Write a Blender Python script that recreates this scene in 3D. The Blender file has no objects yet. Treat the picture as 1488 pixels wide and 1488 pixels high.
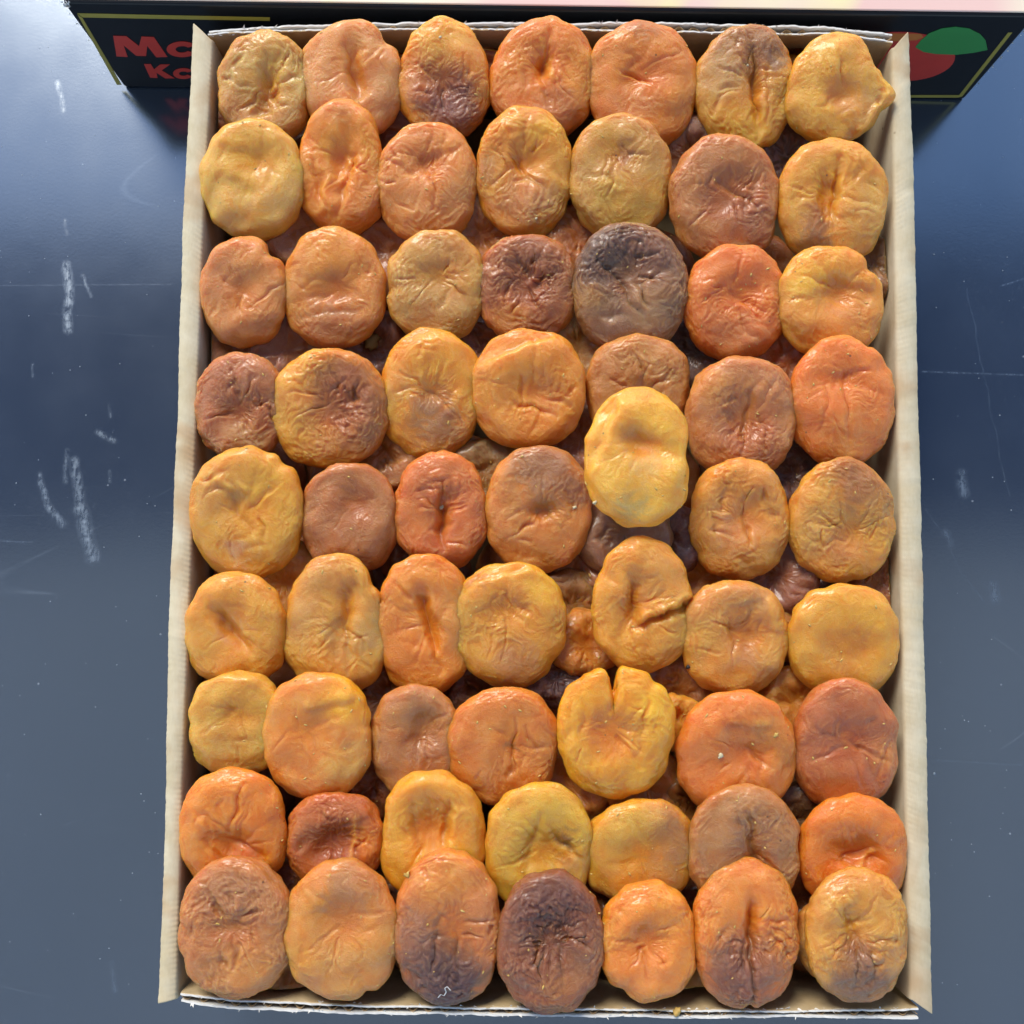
import bpy, math, random
import numpy as np
from mathutils import Vector, Matrix

# ------------------------------------------------------------------ camera
TH = math.radians(6.0)
CAMH = 0.48
F = 1488.0
scene = bpy.context.scene
cam_d = bpy.data.cameras.new("camera"); cam = bpy.data.objects.new("camera", cam_d)
scene.collection.objects.link(cam)
cam.location = (0, 0, CAMH); cam.rotation_euler = (TH, 0, 0)
cam_d.sensor_width = 36; cam_d.lens = 36; cam_d.clip_start = 0.01; cam_d.clip_end = 200
scene.camera = cam
# ------------------------------------------------------------------ sky and sun
SUN_EL, SUN_AZ = math.radians(40), math.radians(-22)     # azimuth measured from +Y
world = bpy.data.worlds.new("World"); scene.world = world; world.use_nodes = True
wn = world.node_tree.nodes; wl = world.node_tree.links
sky = wn.new('ShaderNodeTexSky'); sky.sky_type = 'NISHITA'; sky.sun_disc = False
sky.sun_elevation = SUN_EL; sky.sun_rotation = SUN_AZ
sky.air_density = 1.0; sky.dust_density = 0.4; sky.ozone_density = 1.5
bg = wn['Background']; bg.inputs['Strength'].default_value = 0.15
wl.new(sky.outputs[0], bg.inputs[0])
sun_d = bpy.data.lights.new("sun", 'SUN'); sun = bpy.data.objects.new("sun", sun_d)
scene.collection.objects.link(sun)
sun_d.energy = 2.15; sun_d.angle = math.radians(23); sun_d.color = (1.0, 0.93, 0.82)
sdir = Vector((math.sin(SUN_AZ)*math.cos(SUN_EL), math.cos(SUN_AZ)*math.cos(SUN_EL), math.sin(SUN_EL)))
sun.rotation_euler = sdir.to_track_quat('Z', 'Y').to_euler()
scene.view_settings.view_transform = 'Standard'; scene.view_settings.look = 'None'
scene.view_settings.exposure = 0.76; scene.view_settings.gamma = 1.0
scene.render.engine = 'CYCLES'

# ------------------------------------------------------------------ helpers
C = scene.collection
rng = np.random.RandomState(7)
random.seed(7)
CT, ST = math.cos(TH), math.sin(TH)

def rays(px, py):
    """world direction of the sight line through a point of the photograph (1488 px wide)"""
    u = (np.asarray(px, float) - 744)/F; v = (744 - np.asarray(py, float))/F
    return u, ST + v*CT, -CT + v*ST

def at(px, py, z):
    dx, dy, dz = rays(px, py)
    t = (z - CAMH)/dz
    return dx*t, dy*t

def at_slope(px, py, z0, yc, k, xc=0.0, kx=0.0):
    """meet a tilted plane z = z0 + k*(y-yc) + kx*(x-xc)"""
    dx, dy, dz = rays(px, py)
    t = (z0 - k*yc - kx*xc - CAMH)/(dz - k*dy - kx*dx)
    return dx*t, dy*t, CAMH + dz*t

PERM = np.random.RandomState(3).permutation(256)
PERM = np.concatenate([PERM, PERM, PERM])
GA = np.linspace(0, 2*np.pi, 256, endpoint=False)
GX, GY = np.cos(GA*7.0), np.sin(GA*7.0)

def perlin(x, y, seed=0):
    x = x + seed*17.31; y = y + seed*5.77
    xi = np.floor(x).astype(int); yi = np.floor(y).astype(int)
    xf = x - xi; yf = y - yi
    u = xf*xf*xf*(xf*(xf*6-15)+10); v = yf*yf*yf*(yf*(yf*6-15)+10)
    def g(ix, iy, fx, fy):
        h = PERM[PERM[ix & 255] + (iy & 255)]
        return GX[h]*fx + GY[h]*fy
    a = g(xi, yi, xf, yf); b = g(xi+1, yi, xf-1, yf)
    c = g(xi, yi+1, xf, yf-1); d = g(xi+1, yi+1, xf-1, yf-1)
    return 1.5*((a*(1-u)+b*u)*(1-v) + (c*(1-u)+d*u)*v)

def lin(h):
    if isinstance(h, str):
        h = [int(h[i:i+2], 16)/255 for i in (0, 2, 4)]
    return np.array([c/12.92 if c <= .04045 else ((c+.055)/1.055)**2.4 for c in h])

def link_mesh(name, verts, faces, mat=None, parent=None, smooth=False):
    me = bpy.data.meshes.new(name)
    me.from_pydata([tuple(map(float, v)) for v in verts], [], [tuple(f) for f in faces]); me.update()
    if smooth:
        me.polygons.foreach_set('use_smooth', [True]*len(me.polygons))
    o = bpy.data.objects.new(name, me); C.objects.link(o)
    if mat: me.materials.append(mat)
    if parent is not None: o.parent = parent
    return o

def tag(o, label=None, cat=None, group=None, kind=None):
    if label: o['label'] = label
    if cat: o['category'] = cat
    if group: o['group'] = group
    if kind: o['kind'] = kind
    return o

def empty(name, loc=(0, 0, 0)):
    o = bpy.data.objects.new(name, None); C.objects.link(o); o.location = loc
    o.empty_display_size = 0.02
    return o

# ------------------------------------------------------------------ materials
class NT:
    def __init__(s, name):
        s.m = bpy.data.materials.new(name); s.m.use_nodes = True
        s.n = s.m.node_tree.nodes; s.l = s.m.node_tree.links
        s.b = s.n['Principled BSDF']
    def new(s, t, **kw):
        n = s.n.new(t)
        for k, v in kw.items(): setattr(n, k, v)
        return n
    def put(s, sock, v):
        if hasattr(v, 'links') or isinstance(v, bpy.types.NodeSocket): s.l.new(v, sock)
        else: sock.default_value = v
    def math(s, op, a, b=0.0, c=0.0, clamp=False):
        n = s.new('ShaderNodeMath', operation=op, use_clamp=clamp)
        for i, v in enumerate((a, b, c)): s.put(n.inputs[i], v)
        return n.outputs[0]
    def noise(s, vec, scale, detail=3, rough=.5, dist=0):
        n = s.new('ShaderNodeTexNoise'); s.l.new(vec, n.inputs['Vector'])
        n.inputs['Scale'].default_value = scale; n.inputs['Detail'].default_value = detail
        n.inputs['Roughness'].default_value = rough; n.inputs['Distortion'].default_value = dist
        return n.outputs['Fac']
    def ramp(s, fac, a, b, ca=(0, 0, 0, 1), cb=(1, 1, 1, 1)):
        n = s.new('ShaderNodeValToRGB'); s.l.new(fac, n.inputs[0])
        n.color_ramp.elements[0].position = a; n.color_ramp.elements[1].position = b
        n.color_ramp.elements[0].color = ca; n.color_ramp.elements[1].color = cb
        return n.outputs[0]
    def mix(s, fac, a, b, mode='MIX'):
        n = s.new('ShaderNodeMix', data_type='RGBA', blend_type=mode)
        s.put(n.inputs[0], fac); s.put(n.inputs[6], a); s.put(n.inputs[7], b)
        return n.outputs[2]
    def bump(s, h, strength, dist, prev=None):
        n = s.new('ShaderNodeBump'); n.inputs['Strength'].default_value = strength
        n.inputs['Distance'].default_value = dist; s.l.new(h, n.inputs['Height'])
        if prev is not None: s.l.new(prev, n.inputs['Normal'])
        return n.outputs[0]
    def coord(s, which='Object'):
        return s.new('ShaderNodeTexCoord').outputs[which]
    def shift(s, vec):
        """own offset of the pattern on each object"""
        oi = s.new('ShaderNodeObjectInfo')
        v = s.new('ShaderNodeVectorMath', operation='SCALE'); v.inputs[0].default_value = (3.1, 5.3, 1.7)
        s.l.new(oi.outputs['Random'], v.inputs['Scale'])
        a = s.new('ShaderNodeVectorMath', operation='ADD'); s.l.new(vec, a.inputs[0]); s.l.new(v.outputs[0], a.inputs[1])
        return a.outputs[0]

def rgba(h): c = lin(h); return (c[0], c[1], c[2], 1)

def apricot_material():
    t = NT('apricot_skin'); b = t.b
    vec = t.shift(t.coord())
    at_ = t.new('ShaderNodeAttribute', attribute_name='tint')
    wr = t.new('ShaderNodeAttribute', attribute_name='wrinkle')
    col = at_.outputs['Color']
    # mottling
    n1 = t.noise(vec, 130, 5, .62, .8)
    col = t.mix(t.math('MULTIPLY', t.ramp(n1, .36, .72), .38), col, t.mix(1.0, col, (1.16, 1.24, 1.5, 1), 'MULTIPLY'))
    n2 = t.noise(vec, 90, 4, .6, .5)
    col = t.mix(t.math('MULTIPLY', t.ramp(n2, .48, .72), .6), col, t.mix(1.0, col, (.92, .68, .42, 1), 'MULTIPLY'))
    n5 = t.noise(vec, 48, 4, .65, 1.5)
    col = t.mix(t.math('MULTIPLY', t.ramp(n5, .50, .64), .42), col, t.mix(1.0, col, (.97, .70, .48, 1), 'MULTIPLY'))
    col = t.mix(t.math('MULTIPLY', t.ramp(n5, .34, .47, (1, 1, 1, 1), (0, 0, 0, 1)), .35), col, t.mix(1.0, col, (1.08, 1.18, 1.45, 1), 'MULTIPLY'))
    n4 = t.noise(vec, 900, 3, .6, .3)
    col = t.mix(t.math('MULTIPLY', t.ramp(n4, .54, .72), .28), col, t.mix(1.0, col, (1.15, 1.2, 1.3, 1), 'MULTIPLY'))
    wl_ = t.noise(vec, 620, 3, .6, 1.6)
    line = t.ramp(t.math('ABSOLUTE', t.math('SUBTRACT', wl_, .5)), .0, .035, (1, 1, 1, 1), (0, 0, 0, 1))
    line = t.math('MULTIPLY', line, t.ramp(t.noise(vec, 110, 2), .42, .62))
    col = t.mix(t.math('MULTIPLY', line, .5), col, t.mix(1.0, col, (1.25, 1.4, 1.9, 1), 'MULTIPLY'))
    wd_ = t.noise(vec, 300, 4, .6, 1.2)
    dl = t.ramp(t.math('ABSOLUTE', t.math('SUBTRACT', wd_, .5)), .0, .03, (1, 1, 1, 1), (0, 0, 0, 1))
    dl = t.math('MULTIPLY', dl, t.ramp(t.noise(vec, 150, 2), .48, .66))
    col = t.mix(t.math('MULTIPLY', dl, .32), col, t.mix(1.0, col, (.78, .55, .40, 1), 'MULTIPLY'))
    # dark pin specks
    vo = t.new('ShaderNodeTexVoronoi'); t.l.new(vec, vo.inputs['Vector']); vo.inputs['Scale'].default_value = 190
    near = t.ramp(vo.outputs['Distance'], .04, .11, (1, 1, 1, 1), (0, 0, 0, 1))
    few = t.new('ShaderNodeSeparateColor'); t.l.new(vo.outputs['Color'], few.inputs[0])
    sel = t.math('GREATER_THAN', few.outputs[0], .93)
    col = t.mix(t.math('MULTIPLY', t.math('MULTIPLY', near, sel), .75), col, (.05, .022, .015, 1))
    t.l.new(col, b.inputs['Base Color'])
    # relief: leathery creases
    w1 = t.noise(vec, 420, 4, .55, 1.6)
    ridge = t.math('ABSOLUTE', t.math('SUBTRACT', w1, .5))
    nrm = t.bump(ridge, .6, .0011)
    w2 = t.noise(vec, 1000, 3, .55, 1.2)
    nrm = t.bump(t.math('ABSOLUTE', t.math('SUBTRACT', w2, .5)), .6, .0006, nrm)
    fine = t.noise(vec, 2200, 3, .6, .6)
    nrm = t.bump(fine, .45, .00035, nrm)
    t.l.new(nrm, b.inputs['Normal'])
    r = t.math('ADD', t.math('MULTIPLY', t.noise(vec, 70, 3), .2), .27)
    t.l.new(r, b.inputs['Roughness'])
    b.inputs['IOR'].default_value = 1.5
    b.inputs['Subsurface Weight'].default_value = .9
    b.inputs['Subsurface Radius'].default_value = (.9, .42, .11)
    b.inputs['Subsurface Scale'].default_value = .009
    b.inputs['Coat Weight'].default_value = .36
    b.inputs['Coat Roughness'].default_value = .18
    return t.m

def card_material(name, base, dirt, spots=True):
    t = NT(name); b = t.b; vec = t.shift(t.coord())
    n = t.noise(vec, 60, 5, .6)
    col = t.mix(t.ramp(n, .35, .75), rgba(base), rgba(dirt))
    fib = t.new('ShaderNodeMapping'); t.l.new(vec, fib.inputs[0]); fib.inputs['Scale'].default_value = (1, .25, 1)
    f = t.noise(fib.outputs[0], 900, 4, .7)
    col = t.mix(t.math('MULTIPLY', t.ramp(f, .4, .7), .20), col, t.mix(1.0, col, (.75, .68, .58, 1), 'MULTIPLY'))
    if spots:
        s = t.noise(vec, 28, 3, .5, .4)
        col = t.mix(t.math('MULTIPLY', t.ramp(s, .54, .68), .6), col, rgba('b0875a'))
        vo = t.new('ShaderNodeTexVoronoi'); t.l.new(vec, vo.inputs['Vector']); vo.inputs['Scale'].default_value = 140
        sc = t.new('ShaderNodeSeparateColor'); t.l.new(vo.outputs['Color'], sc.inputs[0])
        k = t.math('MULTIPLY', t.ramp(vo.outputs['Distance'], .05, .12, (1, 1, 1, 1), (0, 0, 0, 1)), t.math('GREATER_THAN', sc.outputs[1], .86))
        col = t.mix(t.math('MULTIPLY', k, .6), col, rgba('6a5038'))
    t.l.new(col, b.inputs['Base Color'])
    b.inputs['Roughness'].default_value = .85; b.inputs['Specular IOR Level'].default_value = .25
    t.l.new(t.bump(f, .35, .0004), b.inputs['Normal'])
    return t.m

def plain(name, c, rough=.5, metal=0., ns=80, var=.12, spec=.5, bump=0.2, bd=.0003):
    t = NT(name); vec = t.coord(); n = t.noise(vec, ns, 5, .6)
    c1 = rgba(c); c2 = tuple(x*(1-var*2) for x in c1[:3]) + (1,)
    t.l.new(t.mix(n, c2, c1), t.b.inputs['Base Color'])
    t.b.inputs['Roughness'].default_value = rough; t.b.inputs['Metallic'].default_value = metal
    t.b.inputs['Specular IOR Level'].default_value = spec
    t.l.new(t.bump(n, bump, bd), t.b.inputs['Normal'])
    return t.m

def table_material(scuffs):
    t = NT('table_lacquer'); b = t.b; vec = t.coord()
    base = t.mix(t.noise(vec, 7, 4, .6), (.020, .030, .050, 1), (.030, .042, .064, 1))
    dust = t.noise(vec, 500, 3, .7)
    dmask = t.math('MULTIPLY', t.ramp(dust, .58, .80), t.ramp(t.noise(vec, 9, 3), .35, .7))
    base = t.mix(t.math('MULTIPLY', dmask, .25), base, (.28, .34, .42, 1))
    # pinpoint specks
    vo = t.new('ShaderNodeTexVoronoi'); t.l.new(vec, vo.inputs['Vector']); vo.inputs['Scale'].default_value = 110
    sc = t.new('ShaderNodeSeparateColor'); t.l.new(vo.outputs['Color'], sc.inputs[0])
    k = t.math('MULTIPLY', t.ramp(vo.outputs['Distance'], .02, .07, (1, 1, 1, 1), (0, 0, 0, 1)), t.math('GREATER_THAN', sc.outputs[0], .86))
    base = t.mix(t.math('MULTIPLY', k, .55), base, (.5, .56, .62, 1))
    # hairline scratches: thin contour of a stretched noise
    tot = None
    for ang, sc_, seed in ((.25, 4, 0), (1.35, 5, 3), (-.5, 3.2, 9)):
        mp = t.new('ShaderNodeMapping'); t.l.new(vec, mp.inputs[0])
        mp.inputs['Rotation'].default_value = (0, 0, ang); mp.inputs['Scale'].default_value = (.22, 1, 1)
        mp.inputs['Location'].default_value = (seed, seed, 0)
        n = t.noise(mp.outputs[0], sc_*2.2, 0)
        d = t.math('ABSOLUTE', t.math('SUBTRACT', n, .5))
        ln = t.math('SUBTRACT', 1.0, t.math('DIVIDE', d, .0011), clamp=True)
        ln = t.math('MULTIPLY', ln, t.ramp(t.noise(vec, 21+seed, 2), .50, .62))
        tot = ln if tot is None else t.math('MAXIMUM', tot, ln)
    base = t.mix(t.math('MULTIPLY', tot, .14), base, (.35, .42, .5, 1))
    # chalky scuff marks at their places
    sep = t.new('ShaderNodeSeparateXYZ'); t.l.new(vec, sep.inputs[0])
    X, Y = sep.outputs[0], sep.outputs[1]
    mp = t.new('ShaderNodeMapping'); t.l.new(vec, mp.inputs[0]); mp.inputs['Scale'].default_value = (1, .22, 1)
    streak = t.noise(mp.outputs[0], 900, 4, .7)
    blot = t.noise(vec, 260, 4, .7)
    wob = t.math('MULTIPLY', t.math('SUBTRACT', t.noise(vec, 60, 2), .5), .005)
    m = None
    for (x1, y1, x2, y2, w, s) in scuffs:
        L2 = (x2-x1)**2 + (y2-y1)**2
        ax = t.math('SUBTRACT', t.math('ADD', X, wob), x1); ay = t.math('SUBTRACT', Y, y1)
        h = t.math('DIVIDE', t.math('ADD', t.math('MULTIPLY', ax, x2-x1), t.math('MULTIPLY', ay, y2-y1)), L2, clamp=True)
        ex = t.math('SUBTRACT', ax, t.math('MULTIPLY', h, x2-x1)); ey = t.math('SUBTRACT', ay, t.math('MULTIPLY', h, y2-y1))
        d = t.math('SQRT', t.math('ADD', t.math('MULTIPLY', ex, ex), t.math('MULTIPLY', ey, ey)))
        k = t.math('MULTIPLY', t.math('SUBTRACT', 1.0, t.math('DIVIDE', d, w), clamp=True), s)
        m = k if m is None else t.math('MAXIMUM', m, k)
    m = t.math('MULTIPLY', m, t.ramp(t.math('ADD', t.math('MULTIPLY', streak, .5), t.math('MULTIPLY', blot, .5)), .40, .66))
    base = t.mix(t.math('MULTIPLY', m, .30), base, (.34, .44, .54, 1))
    t.l.new(base, b.inputs['Base Color'])
    rough = t.math('ADD', t.math('MULTIPLY', t.noise(vec, 40, 4), .06), .15)
    rough = t.math('ADD', rough, t.math('MULTIPLY', m, .4))
    t.l.new(rough, b.inputs['Roughness'])
    b.inputs['IOR'].default_value = 3.7
    b.inputs['Specular Tint'].default_value = (.82, .92, 1, 1)
    t.l.new(t.bump(t.noise(vec, 700, 2), .05, .0002), b.inputs['Normal'])
    return t.m

SKIN = apricot_material()
CARD = card_material('white_lined_card', 'd3c6a8', 'bfae8a')
CARDIN = card_material('card_inner_face', 'c8b48e', 'ab9268')
LINER = plain('torn_paper_edge', 'f2efe6', .9, ns=300, var=.15)
FLUTE = plain('brown_fluting', 'a98a62', .9, ns=300)

# ------------------------------------------------------------------ table
def s_at(x1, y1, x2, y2, wpx, s):
    a = at(x1, y1, 0); b = at(x2, y2, 0)
    return (float(a[0]), float(a[1]), float(b[0]), float(b[1]), wpx*CAMH/F, s)
SCUFFS = [s_at(97, 385, 99, 480, 9, .9), s_at(96, 320, 97, 340, 4, .4), s_at(118, 400, 130, 430, 4, .5),
          s_at(98, 655, 96, 700, 6, .6), s_at(110, 670, 118, 740, 10, .9), s_at(118, 740, 134, 810, 14, 1.0),
          s_at(55, 690, 70, 735, 7, .8), s_at(72, 738, 92, 762, 8, .9), s_at(140, 628, 165, 640, 6, .9),
          s_at(158, 590, 160, 605, 4, .6), s_at(157, 685, 158, 700, 4, .6), s_at(47, 530, 48, 548, 3, .6),
          s_at(84, 120, 92, 160, 6, .5), s_at(164, 1400, 168, 1440, 6, .4),
          s_at(1395, 690, 1400, 715, 12, .8), s_at(1372, 775, 1380, 790, 9, .6), s_at(1443, 850, 1446, 870, 12, .6),
          s_at(1340, 540, 1488, 545, 2.2, .5), s_at(1455, 415, 1488, 405, 2, .5), s_at(1345, 740, 1430, 880, 2, .3),
          s_at(1405, 420, 1465, 720, 1.8, .25), s_at(0, 786, 48, 788, 1.8, .45), s_at(0, 415, 250, 413, 1.6, .2),
          s_at(1362, 1105, 1488, 1112, 1.8, .4)]
TABLE = table_material(SCUFFS)
def slab(name, x0, x1, y0, y1, z0, z1, mat, parent=None, bev=0):
    v = [(x, y, z) for z in (z0, z1) for (x, y) in ((x0, y0), (x1, y0), (x1, y1), (x0, y1))]
    f = [(3, 2, 1, 0), (4, 5, 6, 7), (0, 1, 5, 4), (1, 2, 6, 5), (2, 3, 7, 6), (3, 0, 4, 7)]
    o = link_mesh(name, v, f, mat, parent)
    if bev:
        md = o.modifiers.new('bevel', 'BEVEL'); md.width = bev; md.segments = 4
    return o
# added awning overhead, out of view, placed to shape the reflection in the lacquer
blocker_root = empty('blocker', (0, 0, 2.2)); tag(blocker_root, 'added unseen blue and grey fabric awning stretched overhead, mirrored in the table', 'blocker')
def blocker_canvas(name, c, thru):
    t = NT(name); v = t.coord(); w = t.new('ShaderNodeTexWave'); t.l.new(v, w.inputs[0]); w.inputs['Scale'].default_value = 400
    t.l.new(t.mix(w.outputs['Fac'], tuple(x*.9 for x in c)+(1,), tuple(c)+(1,)), t.b.inputs['Base Color']); t.b.inputs['Roughness'].default_value = .9
    tr = t.new('ShaderNodeBsdfTranslucent'); tr.inputs[0].default_value = tuple(thru)+(1,)
    ad = t.new('ShaderNodeAddShader'); t.l.new(t.b.outputs[0], ad.inputs[0]); t.l.new(tr.outputs[0], ad.inputs[1])
    t.l.new(ad.outputs[0], t.n['Material Output'].inputs[0]); return t.m
NAVY = blocker_canvas('blue_blocker_cloth', (.015, .025, .05), (.014, .025, .055)); GREYC = blocker_canvas('grey_blocker_cloth', (.22, .22, .22), (.20, .205, .205))
def blocker_sheet(name, y0, y1, mat):
    V = []; Fc = []
    for i in range(13):
        for j in range(9):
            x = -1.8+3.6*i/12; y = y0+(y1-y0)*j/8; V.append((x, y, .05*math.sin(i*1.3)*math.sin(j*.5)))
    for i in range(12):
        for j in range(8):
            a = i*9+j; Fc += [(a, a+1, a+10, a+9)]
    link_mesh(name, V, Fc, mat, blocker_root)
blocker_sheet('blue_blocker_panel', .22, 1.05, NAVY); blocker_sheet('grey_blocker_panel', -1.4, .22, GREYC)  # added panels: blue darkens, grey dulls the reflected sky in the table
tag(slab('table_top', -1.6, 1.6, -1.4, 1.8, -.04, 0, TABLE), kind='structure')

# ------------------------------------------------------------------ cardboard tray
RIM = 0.070
tray = empty('cardboard_tray', (0, 0, 0.0))
tag(tray, 'open corrugated cardboard tray full of dried apricots on the dark table', 'tray')

def lerp_line(pts, n):
    """pixel polyline -> n points"""
    pts = np.array(pts, float); s = np.concatenate([[0], np.cumsum(np.hypot(*np.diff(pts, axis=0).T))])
    q = np.linspace(0, s[-1], n)
    return np.interp(q, s, pts[:, 0]), np.interp(q, s, pts[:, 1])

def side_wall(outer, ridge, sgn, seed):
    n = 760
    ox, oy = lerp_line(outer, n); rx, ry = lerp_line(ridge, n)
    OX, OY = at(ox, oy, RIM); RX, RY = at(rx, ry, RIM)
    s = np.linspace(0, .40, n)
    jag = perlin(s*160, s*0, seed)*.00016 + perlin(s*30, s*0+3, seed)*.0004 + perlin(s*600, s*0+7, seed)*.00015
    corr = np.sin(s*2*np.pi/.0022)*(.5+.5*perlin(s*50, s*0, seed+9))
    ring = []
    for i in range(n):
        x0, y0, x1, y1 = OX[i]+sgn*jag[i], OY[i], RX[i], RY[i]
        dz = perlin(np.array(s[i]*12), np.array(1.), seed)*.0008
        mid = .5*(x0+x1)
        dent = perlin(np.array(s[i]*220), np.array(4.), seed)*.0004
        ring.append([(x0+sgn*-.004, y0, 0.001), (x0+sgn*-.001, y0, RIM*.6), (x0, y0, RIM-.0006+dz),
                     (x0 - sgn*.0005, y0, RIM+.0002+dz), (mid, .5*(y0+y1), RIM+.0007+dz+dent*.7),
                     (x1+sgn*.0007, y1, RIM+.0006+dz+corr[i]*.00010), (x1+corr[i]*.00009, y1, RIM-.0001+dz+corr[i]*.00008),
                     (x1-sgn*.0003, y1, RIM-.0016+dz+corr[i]*.00005), (x1-sgn*.0005, y1, RIM-.014), (x1-sgn*.0002, y1, .044), (x1, y1, .001)])
    m = len(ring[0]); V = [p for r in ring for p in r]; Fc = []
    for i in range(n-1):
        for j in range(m-1):
            a = i*m+j; q = (a, a+1, a+1+m, a+m)
            Fc.append(q if sgn > 0 else q[::-1])
        a = i*m; q = (a+m-1, a, a+m, a+2*m-1)
        Fc.append(q if sgn > 0 else q[::-1])
    Fc.append(tuple(range(m)) if sgn < 0 else tuple(range(m))[::-1])
    e = (n-1)*m; Fc.append(tuple(range(e, e+m))[::-1] if sgn < 0 else tuple(range(e, e+m)))
    o = link_mesh('side_wall', V, Fc, CARD, tray, smooth=True)
    return o
# outer edge / inner fold of the long walls, front to back
side_wall([(229, 1458), (241, 1150), (243, 960), (248, 800), (257, 600), (266, 300), (280, 34)],
          [(256, 1452), (264, 1150), (271, 960), (277, 800), (285, 600), (296, 300), (309, 58)], -1, 1)
side_wall([(1355, 1473), (1349, 1150), (1343, 900), (1334, 550), (1328, 250), (1321, 47)],
          [(1322, 1452), (1316, 1150), (1311, 900), (1303, 550), (1299, 250), (1296, 70)], 1, 2)

def sheet(name, X, Y, zt, zb, th, mat, parent, ny):
    """thin upright sheet following X,Y with top heights zt"""
    V = []; Fc = []
    n = len(X)
    for i in range(n):
        V += [(X[i], Y[i]-th/2, zb), (X[i], Y[i]-th/2, zt[i]), (X[i], Y[i]+th/2, zt[i]), (X[i], Y[i]+th/2, zb)]
    for i in range(n-1):
        for j in range(4):
            a = i*4+j; b = i*4+(j+1) % 4
            Fc.append((a, a+4, b+4, b))
    Fc.append((0, 1, 2, 3)); e = 4*(n-1); Fc.append((e+3, e+2, e+1, e))
    return link_mesh(name, V, Fc, mat, parent)

def end_wall(inner, sgn, seed, thick=.0030):
    """inner: px line of the inner liner's top edge; outer liner lies sgn*thick beyond"""
    n = 900
    px, py = lerp_line(inner, n); X, Y = at(px, py, RIM)
    s = np.linspace(0, .28, n)
    wav = lambda k: perlin(s*70, s*0+k, seed)*.0007 + perlin(s*22, s*0+k, seed)*.0009
    root = empty('end_wall', (0, 0, 0)); root.parent = tray
    def top(k, a=1.):
        base = perlin(s*90, s*0+k, seed+3)*.0006 + perlin(s*330, s*0+k, seed+3)*.0005
        nick = -np.clip(perlin(s*60, s*0+k, seed+8)-.35, 0, 1)*.003
        return RIM - .0006 + a*(base + nick)
    th = thick*(1+.35*perlin(s*10, s*0, seed+5))
    me_in = sheet('inner_liner', X, Y + wav(1)*.5, top(1), .001, .0005, CARDIN, root, 1)
    sheet('torn_liner_edge', X, Y + wav(1)*.5 + sgn*.0003, top(13)+.0004, .062, .0006, LINER, root, 1)
    o2 = sheet('outer_liner', X, Y + sgn*th + wav(2)*.6, top(5)+.0002, .001, .0007, LINER, root, 1)
    ph = s*2*np.pi/.0062 + perlin(s*20, s*0, seed)*1.5
    sheet('fluting', X, Y + sgn*th*.5 + wav(1)*.25 + wav(2)*.3 + sgn*th*.30*np.sin(ph), top(9)-.0010, .001, .00035, FLUTE, root, 1)
    # frayed paper tips along the cut
    V = []; Fc = []
    r = np.random.RandomState(seed+40)
    for k in range(150):
        i = r.randint(4, n-4); side = r.randint(2)
        yy = Y[i] + (sgn*th[i] if side else 0); L = r.uniform(.0006, .0022); a = r.uniform(0, 6.28)
        w = r.uniform(.0003, .0008); z = RIM - .0006 + r.uniform(0, .0006)
        dx, dy = math.cos(a)*L, math.sin(a)*L*.7
        b = len(V)
        V += [(X[i]-w, yy, z-.0008), (X[i]+w, yy, z-.0008), (X[i]+dx, yy+dy, z+L*.25), (X[i], yy+.0003, z-.0012)]
        Fc += [(b, b+1, b+2), (b+1, b+3, b+2), (b+3, b, b+2), (b, b+3, b+1)]
    f = link_mesh('frayed_edge', V, Fc, LINER, root); f['kind'] = 'stuff'
    return root
end_wall([(302, 52), (330, 49), (420, 45), (560, 42), (800, 42), (1000, 45), (1200, 50), (1298, 60)], 1, 11)
end_wall([(262, 1445), (330, 1453), (450, 1457), (640, 1463), (900, 1467), (1100, 1468), (1335, 1467)], -1, 23)
bl = at(262, 1452, RIM); tr = at(1296, 60, RIM)
slab('bottom_panel', float(at(256, 1452, RIM)[0])-.001, float(at(1322, 1452, RIM)[0])-.001, float(bl[1])+.0002, float(tr[1])-.0006, .0012, .0035, CARDIN, tray)

# ------------------------------------------------------------------ black carton behind
def face_pt(px, py, p0, nrm, lift=0.0):
    d = Vector(tuple(float(c) for c in rays(px, py))); o = Vector((0, 0, CAMH))
    t = (p0 - o).dot(nrm)/d.dot(nrm)
    return o + d*t + nrm*lift
BH = .070
A = at(91, 4, BH); B = at(1506, 24, BH)
pa = Vector((float(A[0]), float(A[1]), BH)); pb = Vector((float(B[0]), float(B[1]), BH))
ax = (pb-pa).normalized(); back = Vector((-ax.y, ax.x, 0)); fn = -back
carton = empty('printed_carton', tuple(pa.xy)+(0,))
tag(carton, 'black printed cardboard carton with gold frame lines standing behind the tray', 'carton')
BLACK = plain('black_print', '101114', .4, ns=60, var=.2, spec=.35, bump=.08)
GOLD = plain('gold_print', 'b3a244', .38, ns=40, var=.25)
RED = plain('red_print', 'cf3a2c', .45, ns=60)
GREEN = plain('green_print', '3c9448', .45, ns=60)
ORANGE = plain('orange_print', 'd07a35', .45, ns=60)
WORN = plain('bare_white_card', 'e8e6e0', .9, ns=200)
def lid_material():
    t = NT('glare_paled_lid_print'); vec = t.coord()
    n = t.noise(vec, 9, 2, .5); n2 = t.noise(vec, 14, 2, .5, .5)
    col = t.mix(t.ramp(n, .42, .62), rgba('f4e6c4'), rgba('eec4b4'))  # print colours paled to stand in for glare on the gloss
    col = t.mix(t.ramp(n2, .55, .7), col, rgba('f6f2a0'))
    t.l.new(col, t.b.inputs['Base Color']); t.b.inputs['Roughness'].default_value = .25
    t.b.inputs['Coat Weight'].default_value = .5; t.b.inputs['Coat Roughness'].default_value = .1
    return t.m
LID = lid_material()
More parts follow.
